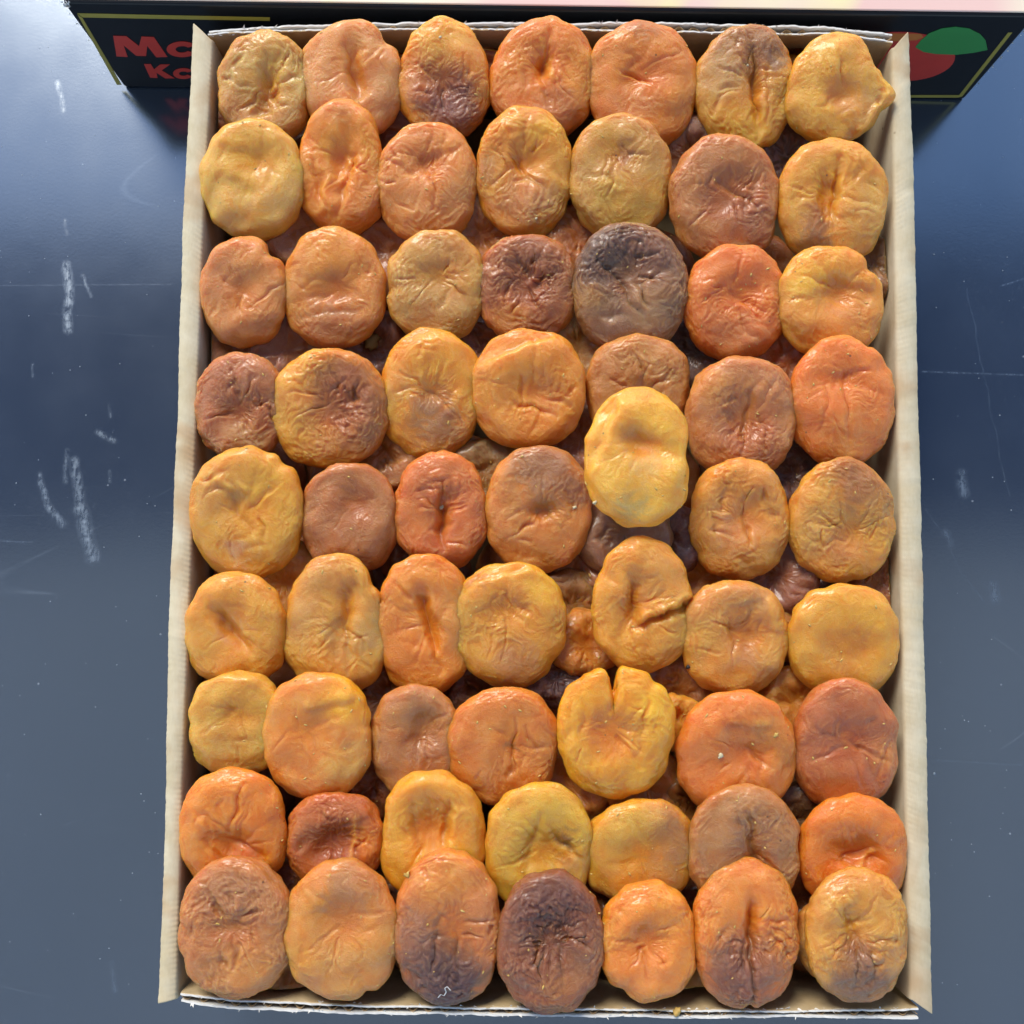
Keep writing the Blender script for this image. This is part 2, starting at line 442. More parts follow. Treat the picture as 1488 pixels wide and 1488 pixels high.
W = (pb-pa).length; D = .30
def cp(u, v, z): p = pa + ax*u + back*v; return (p.x-pa.x, p.y-pa.y, z)
def carton_box(name, u0, u1, v0, v1, z0, z1, mat, bev):
    v = [cp(u, w, z) for z in (z0, z1) for (u, w) in ((u0, v0), (u1, v0), (u1, v1), (u0, v1))]
    f = [(3, 2, 1, 0), (4, 5, 6, 7), (0, 1, 5, 4), (1, 2, 6, 5), (2, 3, 7, 6), (3, 0, 4, 7)]
    o = link_mesh(name, v, f, mat, carton)
    md = o.modifiers.new('bevel', 'BEVEL'); md.width = bev; md.segments = 4
    return o
carton_box('body', 0, W, 0, D, 0.0005, BH, BLACK, .0014)
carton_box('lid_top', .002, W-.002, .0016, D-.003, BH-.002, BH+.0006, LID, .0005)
off = Vector((pa.x, pa.y, 0))
def decal(name, pts, mat, lift, th=.0001):
    """flat print on the front face; pts in photo px"""
    P = [face_pt(x, y, pa, fn, lift) - off for x, y in pts]
    Q = [p - fn*(lift-.00003) for p in P]
    n = len(P); V = [tuple(p) for p in P+Q]
    Fc = [tuple(range(n))[::-1]] + [(i, (i+1) % n, n+(i+1) % n, n+i) for i in range(n)]
    o = link_mesh(name, V, Fc, mat, carton); return o
decal('gold_line', [(112, 19), (392, 25), (392, 30), (120, 25)], GOLD, .00012)
decal('gold_line', [(112, 20), (120, 26), (177, 123), (170, 123)], GOLD, .00014)
decal('gold_line', [(1200, 138), (1395, 138), (1392, 141.5), (1200, 141.5)], GOLD, .00012)
decal('gold_line', [(1391, 141.5), (1398, 140), (1471, 47), (1465, 47)], GOLD, .00014)
# fruit emblem: red disc, orange upper edge, green leaf
cx, cy = 1308, 82
disc = [(cx+80*math.cos(a), cy + 36*math.sin(a)) for a in np.linspace(0, 2*math.pi, 40, endpoint=False)]
decal('fruit_emblem', disc, RED, .00010)
decal('fruit_highlight', [(1290, 48), (1338, 49), (1342, 54), (1332, 58), (1290, 60)], ORANGE, .00016)
leaf = [(1330, 68), (1338, 58), (1350, 48), (1368, 41), (1388, 38.5), (1408, 41), (1424, 49), (1432, 58), (1435, 72),
        (1415, 76), (1390, 79), (1360, 78), (1342, 75)]
decal('leaf_emblem', leaf, GREEN, .00022)
def letter(pts, lift=.00018):
    o = decal('lettering', [(x/3.72, y/3.72) for x, y in pts], RED, lift); return o
letter([(612, 192), (683, 194), (752, 248), (765, 196), (832, 199), (905, 306), (845, 308), (796, 246), (790, 301), (737, 300), (668, 243), (690, 306), (630, 303)])
letter([(778, 345), (815, 345), (834, 374), (866, 347), (918, 347), (874, 379), (945, 422), (893, 422), (846, 392), (852, 420), (812, 418)])
def round_letter(cx, cy, rx, ry, ix, iy):
    a = np.linspace(-2.6, 2.6, 40) + math.pi
    letter([(cx+rx*math.cos(q), cy-ry*math.sin(q)) for q in a] + [(cx+ix*math.cos(q), cy-iy*math.sin(q)) for q in a[::-1]], .00021)
round_letter(985, 265, 84, 42, 36, 18)
round_letter(992, 396, 56, 29, 24, 12)
# worn white corner and edge nicks
r = np.random.RandomState(5)
V = []; Fc = []
for k in range(46):
    if k < 10: zz = BH - r.uniform(-.0004, .0025); uu = r.uniform(-.0008, .003); s_ = r.uniform(.0008, .0018)
    elif k < 28: zz = r.uniform(.004, BH); uu = -.0002; s_ = r.uniform(.0003, .0009)
    else: zz = r.uniform(.004, BH); uu = W+.0002; s_ = r.uniform(.0003, .0009)
    c = Vector(cp(uu, r.uniform(-.0004, .0006), zz)); b = len(V)
    for q in range(6):
        d = Vector((r.normal(), r.normal(), r.normal()*1.8)).normalized()*s_*r.uniform(.5, 1)
        V.append(tuple(c+d))
    Fc += [(b, b+1, b+2), (b, b+2, b+3), (b, b+3, b+4), (b, b+4, b+5), (b+1, b+5, b+3), (b+2, b+4, b+1)]
wv = link_mesh('worn_edge', V, Fc, WORN, carton); wv['kind'] = 'stuff'

# ------------------------------------------------------------------ dried apricots
def outline(radii, a):
    """smooth closed outline from radii at N, NE, E, SE, S, SW, W, NW (a=0 is east, counterclockwise)"""
    ang = {0: 90, 1: 45, 2: 0, 3: -45, 4: -90, 5: -135, 6: 180, 7: 135}
    k = len(radii)
    pairs = sorted((math.radians(ang[i]) % (2*math.pi), radii[i]) for i in range(k))
    v = np.array([p[1] for p in pairs], float)
    for i in (1, 3, 5, 7):                            # soften the shoulders towards an oval
        p, q = v[i-1], v[(i+1) % 8]
        v[i] = .30*v[i] + .70*(math.sqrt(2)*p*q/math.hypot(p, q))
    # trigonometric interpolation through the 8 radii
    c = np.fft.rfft(v)/k
    out = np.full_like(a, c[0].real)
    for m in range(1, k//2+1):
        f = 2.0 if m < k//2 else 1.0
        out = out + f*(c[m].real*np.cos(m*a) - c[m].imag*np.sin(m*a))
    return out

def apricot(px, py, radii, cols, z=.058, k=.26, kx=0., dim=None, cr=(), fold=(), bl=(), notch=(), wr=1., th=.0074,
            bright=1., grow=1.022, wall=False, seed=0, NA=200, NR=60, label='', name='dried_apricot', group='top layer of dried apricots'):
    z = z + .010
    r = np.random.RandomState(seed+100)
    a = np.linspace(0, 2*np.pi, NA, endpoint=False)
    NB = max(10, NR//4)
    tt = np.concatenate([np.linspace(0, 1, NR+1)[1:], 1+np.linspace(0, 1, NB+1)[1:-1]])   # 0..1 top, 1..2 bottom
    T, Aa = np.meshgrid(tt, a, indexing='ij')
    rho = np.sin(T*np.pi/2)
    R = outline(radii, a) * (1 + .012*perlin(np.cos(a)*2.2, np.sin(a)*2.2, seed) + .007*perlin(np.cos(a)*6, np.sin(a)*6, seed+5))
    for (na, nw, nd) in notch:                       # notch: angle deg, width deg, depth px
        dd = (np.degrees(a) - na + 180) % 360 - 180
        R = R - nd*np.exp(-(dd/nw)**2)
    R2 = R[None, :]*grow
    lx = rho*R2*np.cos(Aa); ly = rho*R2*np.sin(Aa)      # px offsets, y up
    xc, yc = (float(q) for q in at(px, py, z))
    X, Y, Z = at_slope(px+lx, py-ly, z, yc, k, xc, kx)
    up = T <= 1.0
    n_, m_ = 3.2, 2.1
    base = (1-np.clip(rho, 0, 1)**n_)**(1/m_)
    base[NR-1, :] = 0
    Rm = R.mean()
    # arc coordinates for patterns (in units of mean radius)
    arc = np.where(up, T*1.18, 1.18 + (T-1)*1.0)
    U = arc*np.cos(Aa)*(R2/Rm); Vv = arc*np.sin(Aa)*(R2/Rm)
    x1, y1 = lx/Rm, ly/Rm
    H = base*th
    puff = 1 + .16*perlin(U*1.3, Vv*1.3, seed+1)
    H = H*puff
    # hollow in the middle
    if dim is None: dim = (r.uniform(-12, 12), r.uniform(-12, 12), r.uniform(26, 36), r.uniform(20, 30), r.uniform(0, 180), .5)
    dx, dy, rx, ry, rot, dep = dim
    ca, sa = math.cos(math.radians(rot)), math.sin(math.radians(rot))
    wx = lx - dx + 5*perlin(x1*3, y1*3, seed+21); wy = ly - dy + 5*perlin(x1*3, y1*3, seed+22)
    p = (wx*ca + wy*sa)/rx; q = (-wx*sa + wy*ca)/ry
    hollow = np.exp(-(p*p+q*q)**1.1)
    wide = np.exp(-((lx-dx)**2+(ly-dy)**2)/(.62*Rm)**2)
    fade = np.clip((1-rho)*4.5, 0, 1)
    H = H - up*fade*th*(dep*hollow*.62 + .26*wide)
    # creases: grooves along px segments (relative to centre, y up)
    def seg(x1_, y1_, x2_, y2_, wob=5):
        qx = lx + wob*perlin(x1*4, y1*4, seed+31); qy = ly + wob*perlin(x1*4, y1*4, seed+32)
        L2 = (x2_-x1_)**2+(y2_-y1_)**2+1e-6
        h = np.clip(((qx-x1_)*(x2_-x1_)+(qy-y1_)*(y2_-y1_))/L2, 0, 1)
        ex = qx-x1_-h*(x2_-x1_); ey = qy-y1_-h*(y2_-y1_)
        sd = ((x2_-x1_)*(qy-y1_)-(y2_-y1_)*(qx-x1_))/math.sqrt(L2)
        return np.hypot(ex, ey), sd, h
    def groove(x1_, y1_, x2_, y2_, w, d):
        dist, sd, h = seg(x1_, y1_, x2_, y2_)
        tap = np.sin(np.clip(h*.9+.1, 0, 1)*np.pi)*.6+.4
        return -(np.exp(-(dist/w)**1.4)*d - np.exp(-((dist-2.0*w)/(w*1.2))**2)*d*.22)*tap
    ed = np.clip((1-rho)*14, .0, 1)*up
    for c in cr: H = H + groove(*c)*ed
    for i in range(r.randint(4, 8)):                 # a few own creases running out of the hollow
        an = r.uniform(0, 2*np.pi); r0 = r.uniform(.1, .3)*Rm; r1 = r.uniform(.45, .85)*Rm
        a2 = an + r.uniform(-.45, .45)
        H = H + groove(dx+r0*math.cos(an), dy+r0*math.sin(an), dx*.5+r1*math.cos(a2), dy*.5+r1*math.sin(a2), r.uniform(1.6, 4), r.uniform(.0003, .0009)*wr)*fade*up
    for i in range(r.randint(3, 7)):                 # and shallow folds anywhere on the face
        an = r.uniform(0, 2*np.pi); q0 = r.uniform(.3, .7)*Rm; dr = r.uniform(0, 2*np.pi); L = r.uniform(14, 34)
        fx, fy = q0*math.cos(an), q0*math.sin(an)
        H = H + groove(fx, fy, fx+L*math.cos(dr), fy+L*math.sin(dr), r.uniform(1.8, 5), r.uniform(.0003, .0010)*wr)*fade*up
    lipmask = np.zeros_like(H)
    for (x1_, y1_, x2_, y2_, w, d) in fold:          # overlapping lip: one side stands proud (left of the direction)
        dist, sd, h = seg(x1_, y1_, x2_, y2_, 3.5)
        L = math.hypot(x2_-x1_, y2_-y1_)
        ends = np.clip(1-(dist-np.abs(sd))/12, 0, 1)*np.clip(np.sin(h*np.pi)*3, 0, 1)
        H = H + (np.tanh(sd/w)*np.exp(-np.abs(sd)/(w*5)))*d*ends*ed
        lipmask = np.maximum(lipmask, np.exp(-((sd-w)/w)**2)*ends)
    Zt = Z + np.where(up, H, -base*th*.95)
    P = np.stack([X, Y, Zt], -1)
    # displacement along the normal
    da = np.roll(P, -1, 1) - np.roll(P, 1, 1)
    dt = np.gradient(P, axis=0)
    N = np.cross(dt, da); N /= np.linalg.norm(N, axis=-1, keepdims=True)+1e-12
    if N[0, :, 2].mean() < 0: N = -N
    wxp = .16*perlin(U*3.2, Vv*3.2, seed+3); wyp = .16*perlin(U*3.2, Vv*3.2, seed+4)
    def ridged(f, s): return 1-np.abs(perlin((U+wxp)*f, (Vv+wyp)*f, s))*2.2
    st = r.uniform(0, np.pi); cs, sn = math.cos(st), math.sin(st)
    Ur, Vr = U*cs+Vv*sn, -U*sn+Vv*cs
    aniso = 1-np.abs(perlin((Ur+wxp*1.6)*4.2, (Vr+wyp*1.6)*10.5, seed+8))*2.2
    polar = 1-np.abs(perlin(Aa*13/(2*np.pi)*2+3*wxp, arc*2.2, seed+6)*2.2)   # puckers running over the rim
    pol_w = np.clip((arc-.5)*2, 0, 1)*np.clip(np.minimum(Aa, 2*np.pi-Aa)*4, 0, 1)
    reg = np.clip(.65+.9*perlin(U*1.6, Vv*1.6, seed+11), .18, 1.4)
    rid = ridged(6.0, seed+7); fine = ridged(14, seed+9); vfine = ridged(26, seed+19)
    blm = np.zeros_like(H)
    tint = np.ones(H.shape+(3,))*lin(cols[0])
    mixn = np.clip(.5+1.15*perlin(U*1.15, Vv*1.15, seed+12)+.35*perlin(U*3.5, Vv*3.5, seed+13), 0, 1)[..., None]
    tint = tint*(1-mixn)+lin(cols[1])*mixn
    for (bx, by, br, bc, bs) in bl:
        d2 = np.hypot(lx-bx+9*perlin(U*2.4, Vv*2.4, seed+14)+4*perlin(U*8, Vv*8, seed+16), ly-by+9*perlin(U*2.4, Vv*2.4, seed+15)+4*perlin(U*8, Vv*8, seed+17))
        d2 = d2 - 9*(rid-.45) - 5*(fine-.45)
        mk = (1/(1+np.exp((d2-br)/(br*.13+1.5))))*bs
        tint = tint*(1-mk[..., None]) + lin(bc)*mk[..., None]
        if lin(bc).sum() < .75: blm = np.maximum(blm, mk)
    w_ = (reg + blm*.4)*wr*.85
    lines = 1-np.abs(perlin(Aa*46/(2*np.pi)*1.0+2.2*wxp*6, arc*3.0, seed+33)*2.2)
    lin_w = np.clip((arc-.45)*2.2, 0, 1)*np.clip(.5+1.2*perlin(U*1.9, Vv*1.9, seed+34), 0, 1)*np.clip(np.minimum(Aa, 2*np.pi-Aa)*4, 0, 1)
    rimq = 1-.55*np.clip((arc-.85)*4, 0, 1)
    disp = w_*rimq*(.00027*(rid-.3) + .00020*(aniso-.3) + .00024*(fine-.3) + .00017*(vfine-.3)) + .00016*(lines-.3)*lin_w + .00020*(polar-.3)*pol_w*wr
    disp += .0009*perlin(U*2.6, Vv*2.6, seed+18)
    disp *= np.clip(arc*6, .3, 1)
    P = P + N*disp[..., None]
    if wall:                                         # pressed flat against the tray walls
        yy = P[..., 1]
        (xl0, yl0), (xl1, yl1) = at(256, 1452, RIM), at(309, 58, RIM)
        (xr0, yr0), (xr1, yr1) = at(1322, 1452, RIM), at(1296, 70, RIM)
        P[..., 0] = np.clip(P[..., 0], xl0+(xl1-xl0)*(yy-yl0)/(yl1-yl0)+.0015, xr0+(xr1-xr0)*(yy-yr0)/(yr1-yr0)-.0015)
        P[..., 1] = np.clip(P[..., 1], float(at(700, 1452, RIM)[1])+.001, float(at(700, 52, RIM)[1])-.0022)
    # skin: thin stretched skin on crests is paler, thin rim more orange
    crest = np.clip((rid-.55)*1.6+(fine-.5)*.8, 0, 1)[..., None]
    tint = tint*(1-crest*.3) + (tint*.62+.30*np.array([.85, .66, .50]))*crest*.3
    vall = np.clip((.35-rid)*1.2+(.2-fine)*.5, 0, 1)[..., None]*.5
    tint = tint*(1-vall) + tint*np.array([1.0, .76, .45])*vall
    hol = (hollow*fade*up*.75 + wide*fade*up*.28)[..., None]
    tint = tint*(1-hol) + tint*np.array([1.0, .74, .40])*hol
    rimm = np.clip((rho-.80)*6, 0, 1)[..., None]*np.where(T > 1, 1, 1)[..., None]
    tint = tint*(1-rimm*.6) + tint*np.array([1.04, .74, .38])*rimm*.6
    tint = tint*(1-lipmask[..., None]*.35)+lin('e8b25a')*lipmask[..., None]*.35
    lum = tint.mean(-1, keepdims=True)
    tint = lum + (tint-lum)*1.04
    rt = tint[..., 1]/np.maximum(tint[..., 0], 1e-3)
    tint[..., 1] = tint[..., 0]*(.115+.77*rt)
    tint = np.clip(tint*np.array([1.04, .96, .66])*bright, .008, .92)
    rings = T.shape[0]
    top = P[0].mean(0); top_t = tint[0].mean(0)
    bot = P[-1].mean(0); bot[2] = P[-1, :, 2].min(); 
    V = np.concatenate([P.reshape(-1, 3), [top], [bot]])
    org = np.array([xc, yc, float(P[..., 2].min())])
    V = V - org
    i0 = np.arange(rings-1)[:, None]*NA; j0 = np.arange(NA)[None, :]; j1 = (j0+1) % NA
    quads = np.stack([i0+j0, i0+NA+j0, i0+NA+j1, i0+j1], -1).reshape(-1, 4)
    tn, bn = rings*NA, rings*NA+1
    tri1 = np.stack([np.full(NA, tn), np.arange(NA), (np.arange(NA)+1) % NA], -1)
    e = (rings-1)*NA
    tri2 = np.stack([np.full(NA, bn), e+(np.arange(NA)+1) % NA, e+np.arange(NA)], -1)
    loops = np.concatenate([quads.ravel(), tri1.ravel(), tri2.ravel()]).astype(np.int32)
    tot = np.concatenate([np.full(len(quads), 4), np.full(2*NA, 3)]).astype(np.int32)
    me = bpy.data.meshes.new(name)
    me.vertices.add(len(V)); me.vertices.foreach_set('co', V.astype(np.float32).ravel())
    me.loops.add(len(loops)); me.loops.foreach_set('vertex_index', loops)
    me.polygons.add(len(tot)); me.polygons.foreach_set('loop_start', np.concatenate([[0], np.cumsum(tot)[:-1]]).astype(np.int32))
    me.polygons.foreach_set('use_smooth', np.ones(len(tot), bool))
    me.update(calc_edges=True)
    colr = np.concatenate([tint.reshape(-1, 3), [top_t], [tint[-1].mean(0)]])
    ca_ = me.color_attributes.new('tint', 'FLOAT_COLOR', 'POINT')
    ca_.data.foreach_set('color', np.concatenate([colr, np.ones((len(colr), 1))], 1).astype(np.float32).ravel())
    me.materials.append(SKIN)
    o = bpy.data.objects.new(name, me); C.objects.link(o); o.location = org
    tag(o, label, 'dried apricot', group)
    return o

ROWW = ['back row', 'second row', 'third row', 'fourth row', 'fifth row', 'sixth row', 'seventh row', 'eighth row', 'front row']
COLW = ['leftmost', 'second from left', 'third from left', 'middle one', 'third from right', 'second from right', 'rightmost']
# one entry per fruit of the top layer: photo centre, radii N NE E SE S SW W NW, two skin colours, options, description
TOP = [
 [ # back row
 (385,128,(80,80,66,88,84,80,67,77),('d2b06a','c79d5c'),dict(dim=(10,-5,14,44,-12,.85),bl=[(-30,20,22,'c8b070',.5),(-45,-45,28,'c89468',.6),(35,-60,30,'c5a878',.6)],cr=[(5,35,8,-40,5,.0012),(8,-40,-20,-50,4,.0008)],wr=1.1),'khaki dried apricot with vertical crinkled hollow'),
 (510,118,(85,85,74,90,85,82,72,85),('d89a66','dca06e'),dict(dim=(10,10,12,40,8,.9),bl=[(45,-20,40,'c9966c',.5),(5,20,18,'e09a50',.5)],cr=[(-5,40,12,-30,6,.0016)],fold=[(30,80,60,50,3,.0008)],notch=[(48,9,7)],wr=.7,z=.059),'smooth peach dried apricot with deep slit'),
 (645,118,(88,72,66,84,88,80,66,70),('e0a048','dc8e44'),dict(dim=(0,-10,20,16,0,.45),bl=[(-5,-15,44,'b06a52',.75),(10,-52,42,'7c4c50',.9),(0,60,40,'e2b055',.6)],wr=1.2),'egg-shaped dried apricot, amber above, purple below'),
 (788,115,(86,88,77,85,88,90,76,72),('dd8a3c','d98040'),dict(dim=(5,20,14,22,-30,.9),cr=[(10,60,0,0,6,.0020),(0,0,10,-50,4,.0012)],bl=[(20,-55,32,'b56a4c',.7),(-40,-35,26,'d78a5c',.5)],fold=[(-5,50,12,-15,4,.0012)],wr=.9),'bright orange dried apricot with curled fold'),
 (932,122,(87,90,80,95,95,82,80,88),('dd8c46','d68448'),dict(dim=(-5,5,30,20,20,.5),bl=[(10,15,30,'d06a30',.55),(0,82,24,'a66a4c',.7),(-15,-40,30,'cf9268',.5)],cr=[(-25,10,10,-5,3,.0014)],wr=.8),'orange dried apricot with small split centre'),
 (1082,130,(90,92,72,80,94,80,74,75),('d6a448','d2a052'),dict(dim=(10,0,10,56,4,.9),bl=[(0,60,48,'96705c',.85),(40,45,20,'7e5a54',.7),(-30,20,40,'c49a72',.7),(-20,-60,40,'ddb244',.6)],cr=[(10,50,16,-80,4,.0018),(28,10,30,-60,3,.0008)],wr=1.0),'yellow dried apricot with purplish top and long groove'),
 (1213,135,(84,72,70,70,72,88,72,64),('e0b254','dcaa50'),dict(dim=(5,-10,26,20,0,.5),bl=[(8,-8,26,'cc9870',.6),(50,-40,36,'cf9e6c',.6)],fold=[(75,0,20,-75,5,.0018)],notch=[(35,10,6),(-4,10,-14)],wr=.7,z=.062),'honey yellow dried apricot with pointed tip')],
 [ # second row
 (367,262,(86,85,74,94,86,80,74,82),('e0bc66','dcb460'),dict(dim=(10,20,38,26,20,.35),bl=[(-10,30,28,'e4ba48',.6),(-20,-66,30,'caa064',.5),(50,-35,30,'c9a06c',.5)],fold=[(-45,40,20,35,7,.0012),(-50,5,20,-25,7,.0012)],wr=.35,z=.061),'waxy pale yellow dried apricot with rounded lumps'),
 (497,250,(103,72,64,92,92,78,66,72),('de8c3c','dc9048'),dict(dim=(5,15,16,46,-10,.9),bl=[(0,45,40,'e0a040',.6),(35,-50,30,'cf7a48',.5),(-10,85,26,'d09468',.6)],cr=[(20,20,-5,-70,5,.002),(-40,10,-20,-70,4,.0012)],fold=[(-20,-5,-30,-70,4,.0012)],wr=.8),'tall orange dried apricot with S-shaped fold'),
 (620,265,(84,90,72,85,92,80,72,82),('dc9052','d68c56'),dict(dim=(0,22,24,18,0,.85),bl=[(8,25,26,'c06a40',.6),(10,-30,42,'d3986c',.5)],cr=[(-55,20,-15,5,4,.0010),(10,5,15,-50,4,.0010),(25,20,50,45,4,.0008)],wr=1.15),'peach-orange dried apricot with starlike puckers'),
 (762,250,(93,88,68,88,96,85,70,75),('dd9a42','d9a046'),dict(dim=(0,10,20,26,-30,.7),bl=[(0,-50,40,'c8906a',.75),(-55,0,20,'a87a66',.5),(40,50,28,'e2b03c',.6)],cr=[(-15,30,0,-15,5,.0014),(0,-15,30,-35,4,.0010)],wr=1.2),'amber dried apricot with pinkish lower half'),
 (900,257,(88,85,74,93,94,82,74,82),('c79a5c','cfa450'),dict(dim=(-5,30,22,22,0,.4),bl=[(5,32,13,'96503c',.8),(0,-45,45,'cca64a',.6),(40,30,40,'b8885e',.5)],wr=1.0),'khaki dried apricot with red-brown scar'),
 (1052,290,(92,90,78,98,92,85,79,85),('b87850','c0845a'),dict(dim=(10,5,34,30,20,.6),bl=[(5,10,40,'9e5a42',.7),(30,-30,30,'94554a',.6),(-50,-60,24,'c89058',.5)],cr=[(-10,20,45,-15,4,.0012),(30,-20,45,20,4,.001)],wr=1.1,z=.06),'rosy brown dried apricot with wrinkled bowl'),
 (1208,295,(91,90,80,85,94,88,78,88),('d9a046','d8a552'),dict(dim=(-8,5,16,50,0,.8),bl=[(-25,-35,24,'9a5c44',.8),(-28,-68,26,'82684a',.75),(45,-20,36,'d8b070',.5)],cr=[(5,60,2,-15,4,.0022)],fold=[(5,30,3,-30,3,.0014)],wr=.8,z=.06),'amber dried apricot with straight seam and dark patch')],
 [ # third row
 (355,425,(80,70,63,75,79,75,62,75),('d18a56','d08c5c'),dict(dim=(0,-5,18,24,0,.4),bl=[(-25,15,36,'bd7c5c',.5),(20,40,26,'dc9a58',.5)],cr=[(60,10,10,-30,3,.0008)],notch=[(55,8,7)],wr=.6,z=.06),'peachy brown dried apricot dotted with dark specks'),
 (486,420,(87,80,74,88,87,85,75,84),('d9964e','d48e52'),dict(dim=(10,0,30,26,0,.6),bl=[(5,-5,26,'c47c4c',.7),(0,-60,40,'b07a60',.75),(0,60,40,'e0a055',.5)],cr=[(-45,-45,45,-35,6,.0008)],wr=.75),'orange dried apricot with mauve band along its bottom'),
 (634,418,(83,85,72,80,79,80,72,78),('cfa65e','c9a060'),dict(dim=(5,15,28,20,0,.4),bl=[(15,35,30,'c8905c',.5),(0,-30,36,'c4a070',.5)],notch=[(186,7,6)],wr=1.0),'khaki dried apricot with nick in its left edge'),
 (765,420,(78,86,73,82,78,80,72,78),('a86a4c','b0704c'),dict(dim=(5,5,40,32,10,.45),bl=[(5,20,46,'8a5248',.7),(-35,-50,30,'d08a44',.7),(62,-48,16,'cf8844',.6)],wr=1.6),'red-brown dried apricot with tightly crinkled skin'),
 (915,418,(92,96,82,95,97,92,82,92),('8c6a56','96745e'),dict(dim=(-5,20,34,30,0,.5),bl=[(-30,45,50,'5e4846',.85),(25,40,40,'7a5050',.6),(-60,-20,22,'b88a50',.6),(40,-50,44,'b08a62',.5)],cr=[(-20,10,20,-60,5,.0014),(-20,10,-50,40,4,.0010),(10,0,55,20,4,.0008)],wr=1.5,z=.061),'dark purple-grey dried apricot with deep wrinkles'),
 (1067,440,(83,85,73,90,84,85,72,82),('da7c48','d87a46'),dict(dim=(5,10,30,22,20,.5),bl=[(0,20,38,'cf6a44',.5),(0,-45,36,'c08060',.6)],cr=[(-10,10,40,-20,4,.0010)],wr=1.1),'salmon orange dried apricot with crinkled face'),
 (1205,440,(80,82,76,92,80,82,75,86),('e0a24c','dc9a50'),dict(dim=(10,10,30,20,10,.55),bl=[(-40,30,28,'e6be50',.7),(25,-5,30,'cf8c5c',.6)],fold=[(-10,38,60,15,5,.0016)],notch=[(42,9,8)],wr=.8,z=.061),'yellow-peach dried apricot with overlapping top flap')],
 [ # fourth row
 (350,592,(78,80,65,78,77,80,63,78),('b07250','b87a5c'),dict(dim=(5,-10,26,20,0,.4),bl=[(-10,20,46,'a86650',.6),(10,-55,30,'c09a74',.8)],wr=1.2,z=.06),'rosy brown dried apricot with grey-beige bottom'),
 (478,595,(87,88,86,92,85,90,84,90),('dda24a','cf8c4c'),dict(dim=(15,5,34,32,0,.5),bl=[(35,15,50,'8e5040',.85),(15,40,30,'9e5238',.6),(45,-45,36,'a86444',.7),(-60,-30,34,'e4b048',.6)],wr=1.4,z=.06),'two-toned dried apricot, yellow left, red-brown right'),
 (625,572,(93,90,76,85,93,88,71,85),('e0a044','dfa042'),dict(dim=(5,-5,18,18,0,.4),bl=[(5,-20,28,'a07868',.7),(15,-52,36,'a07a66',.7),(-40,10,24,'d2a268',.5)],cr=[(-15,10,20,-15,4,.0008)],wr=1.0),'orange-yellow dried apricot with mauve lower patch'),
 (768,567,(86,94,82,92,84,93,82,90),('de9246','dc9442'),dict(dim=(10,-12,30,24,20,.5),bl=[(20,-15,24,'d8a078',.5)],cr=[(-20,-22,40,-40,3,.0014),(-8,10,-8,-20,3,.0012)],fold=[(40,78,-75,30,4,.0014)],wr=.8,z=.061),'round orange dried apricot with thin arc fold'),
 (927,560,(72,88,74,80,90,90,74,80),('c08c5c','c28c58'),dict(dim=(0,-20,26,20,0,.4),wr=1.0,z=.057),'plain tan dried apricot half covered by yellow one'),
 (1077,607,(88,96,78,90,88,96,79,88),('c08256','bc8060'),dict(dim=(5,0,22,40,0,.6),bl=[(0,-10,40,'a8644e',.7),(-50,45,26,'d2944c',.6),(30,40,40,'cc8e68',.4)],cr=[(10,30,-5,-60,4,.0012),(25,0,35,-60,3,.0008)],wr=1.1,z=.06),'pinkish brown dried apricot with downward creases'),
 (1222,580,(90,88,76,90,98,88,76,76),('dd824a','da7c46'),dict(dim=(0,25,28,14,0,.4),bl=[(10,30,26,'d06c40',.4),(0,-60,34,'dc9a58',.5)],cr=[(0,30,5,-80,3,.0008),(-25,20,-35,-60,3,.0006),(0,30,40,40,3,.0008)],notch=[(38,7,5),(65,7,5)],wr=.9,z=.061),'salmon dried apricot with fan of vein lines')],
 [ # fifth row
 (360,745,(95,96,81,94,98,92,82,92),('dba647','d8a44e'),dict(dim=(5,0,26,20,0,.4),bl=[(-5,-58,20,'d2b090',.8),(40,30,36,'e2ae3c',.6),(-50,20,40,'cfa060',.6)],cr=[(-20,20,10,-30,5,.0014),(20,-10,30,-35,3,.0012),(-60,45,-20,60,4,.001)],fold=[(-50,45,5,20,4,.0014)],notch=[(72,7,6),(55,6,5)],wr=.8,z=.062),'large golden dried apricot with torn top edge'),
 (507,752,(78,82,70,88,82,82,68,82),('b47850','b67a56'),dict(dim=(10,20,22,26,20,.6),bl=[(5,15,34,'a8604a',.5)],wr=.45),'smooth dusty brown dried apricot with soft hollow'),
 (642,742,(85,78,64,90,84,85,68,78),('d27c4c','d07650'),dict(dim=(5,-5,10,40,-10,.8),bl=[(-5,30,36,'b85c3c',.5),(0,-60,30,'be705c',.5)],cr=[(0,40,2,-60,4,.0018),(2,0,-30,25,4,.0012),(5,0,35,10,3,.0008)],wr=1.1),'salmon dried apricot with branching seam'),
 (783,738,(89,90,76,88,94,96,76,86),('d08e56','cf8e52'),dict(dim=(5,-5,16,14,0,.8),bl=[(5,62,46,'947060',.75),(45,30,30,'9c6e60',.6),(20,-80,24,'c07a34',.6),(5,-5,10,'9a6a34',.7)],wr=1.0,z=.06),'tan dried apricot with grey top and pitted centre'),
 (927,665,(100,98,74,104,100,92,78,82),('e3b956','dfb254'),dict(dim=(5,18,34,16,-15,.9),bl=[(0,20,24,'cc9254',.75),(-10,-72,20,'ab9a68',.7),(20,60,30,'ecc050',.6),(5,-10,22,'dcc08a',.5)],fold=[(-25,88,-72,-30,5,.0016)],notch=[(5,14,5)],wr=.45,z=.079,k=.12),'big pale yellow dried apricot on the pile'),
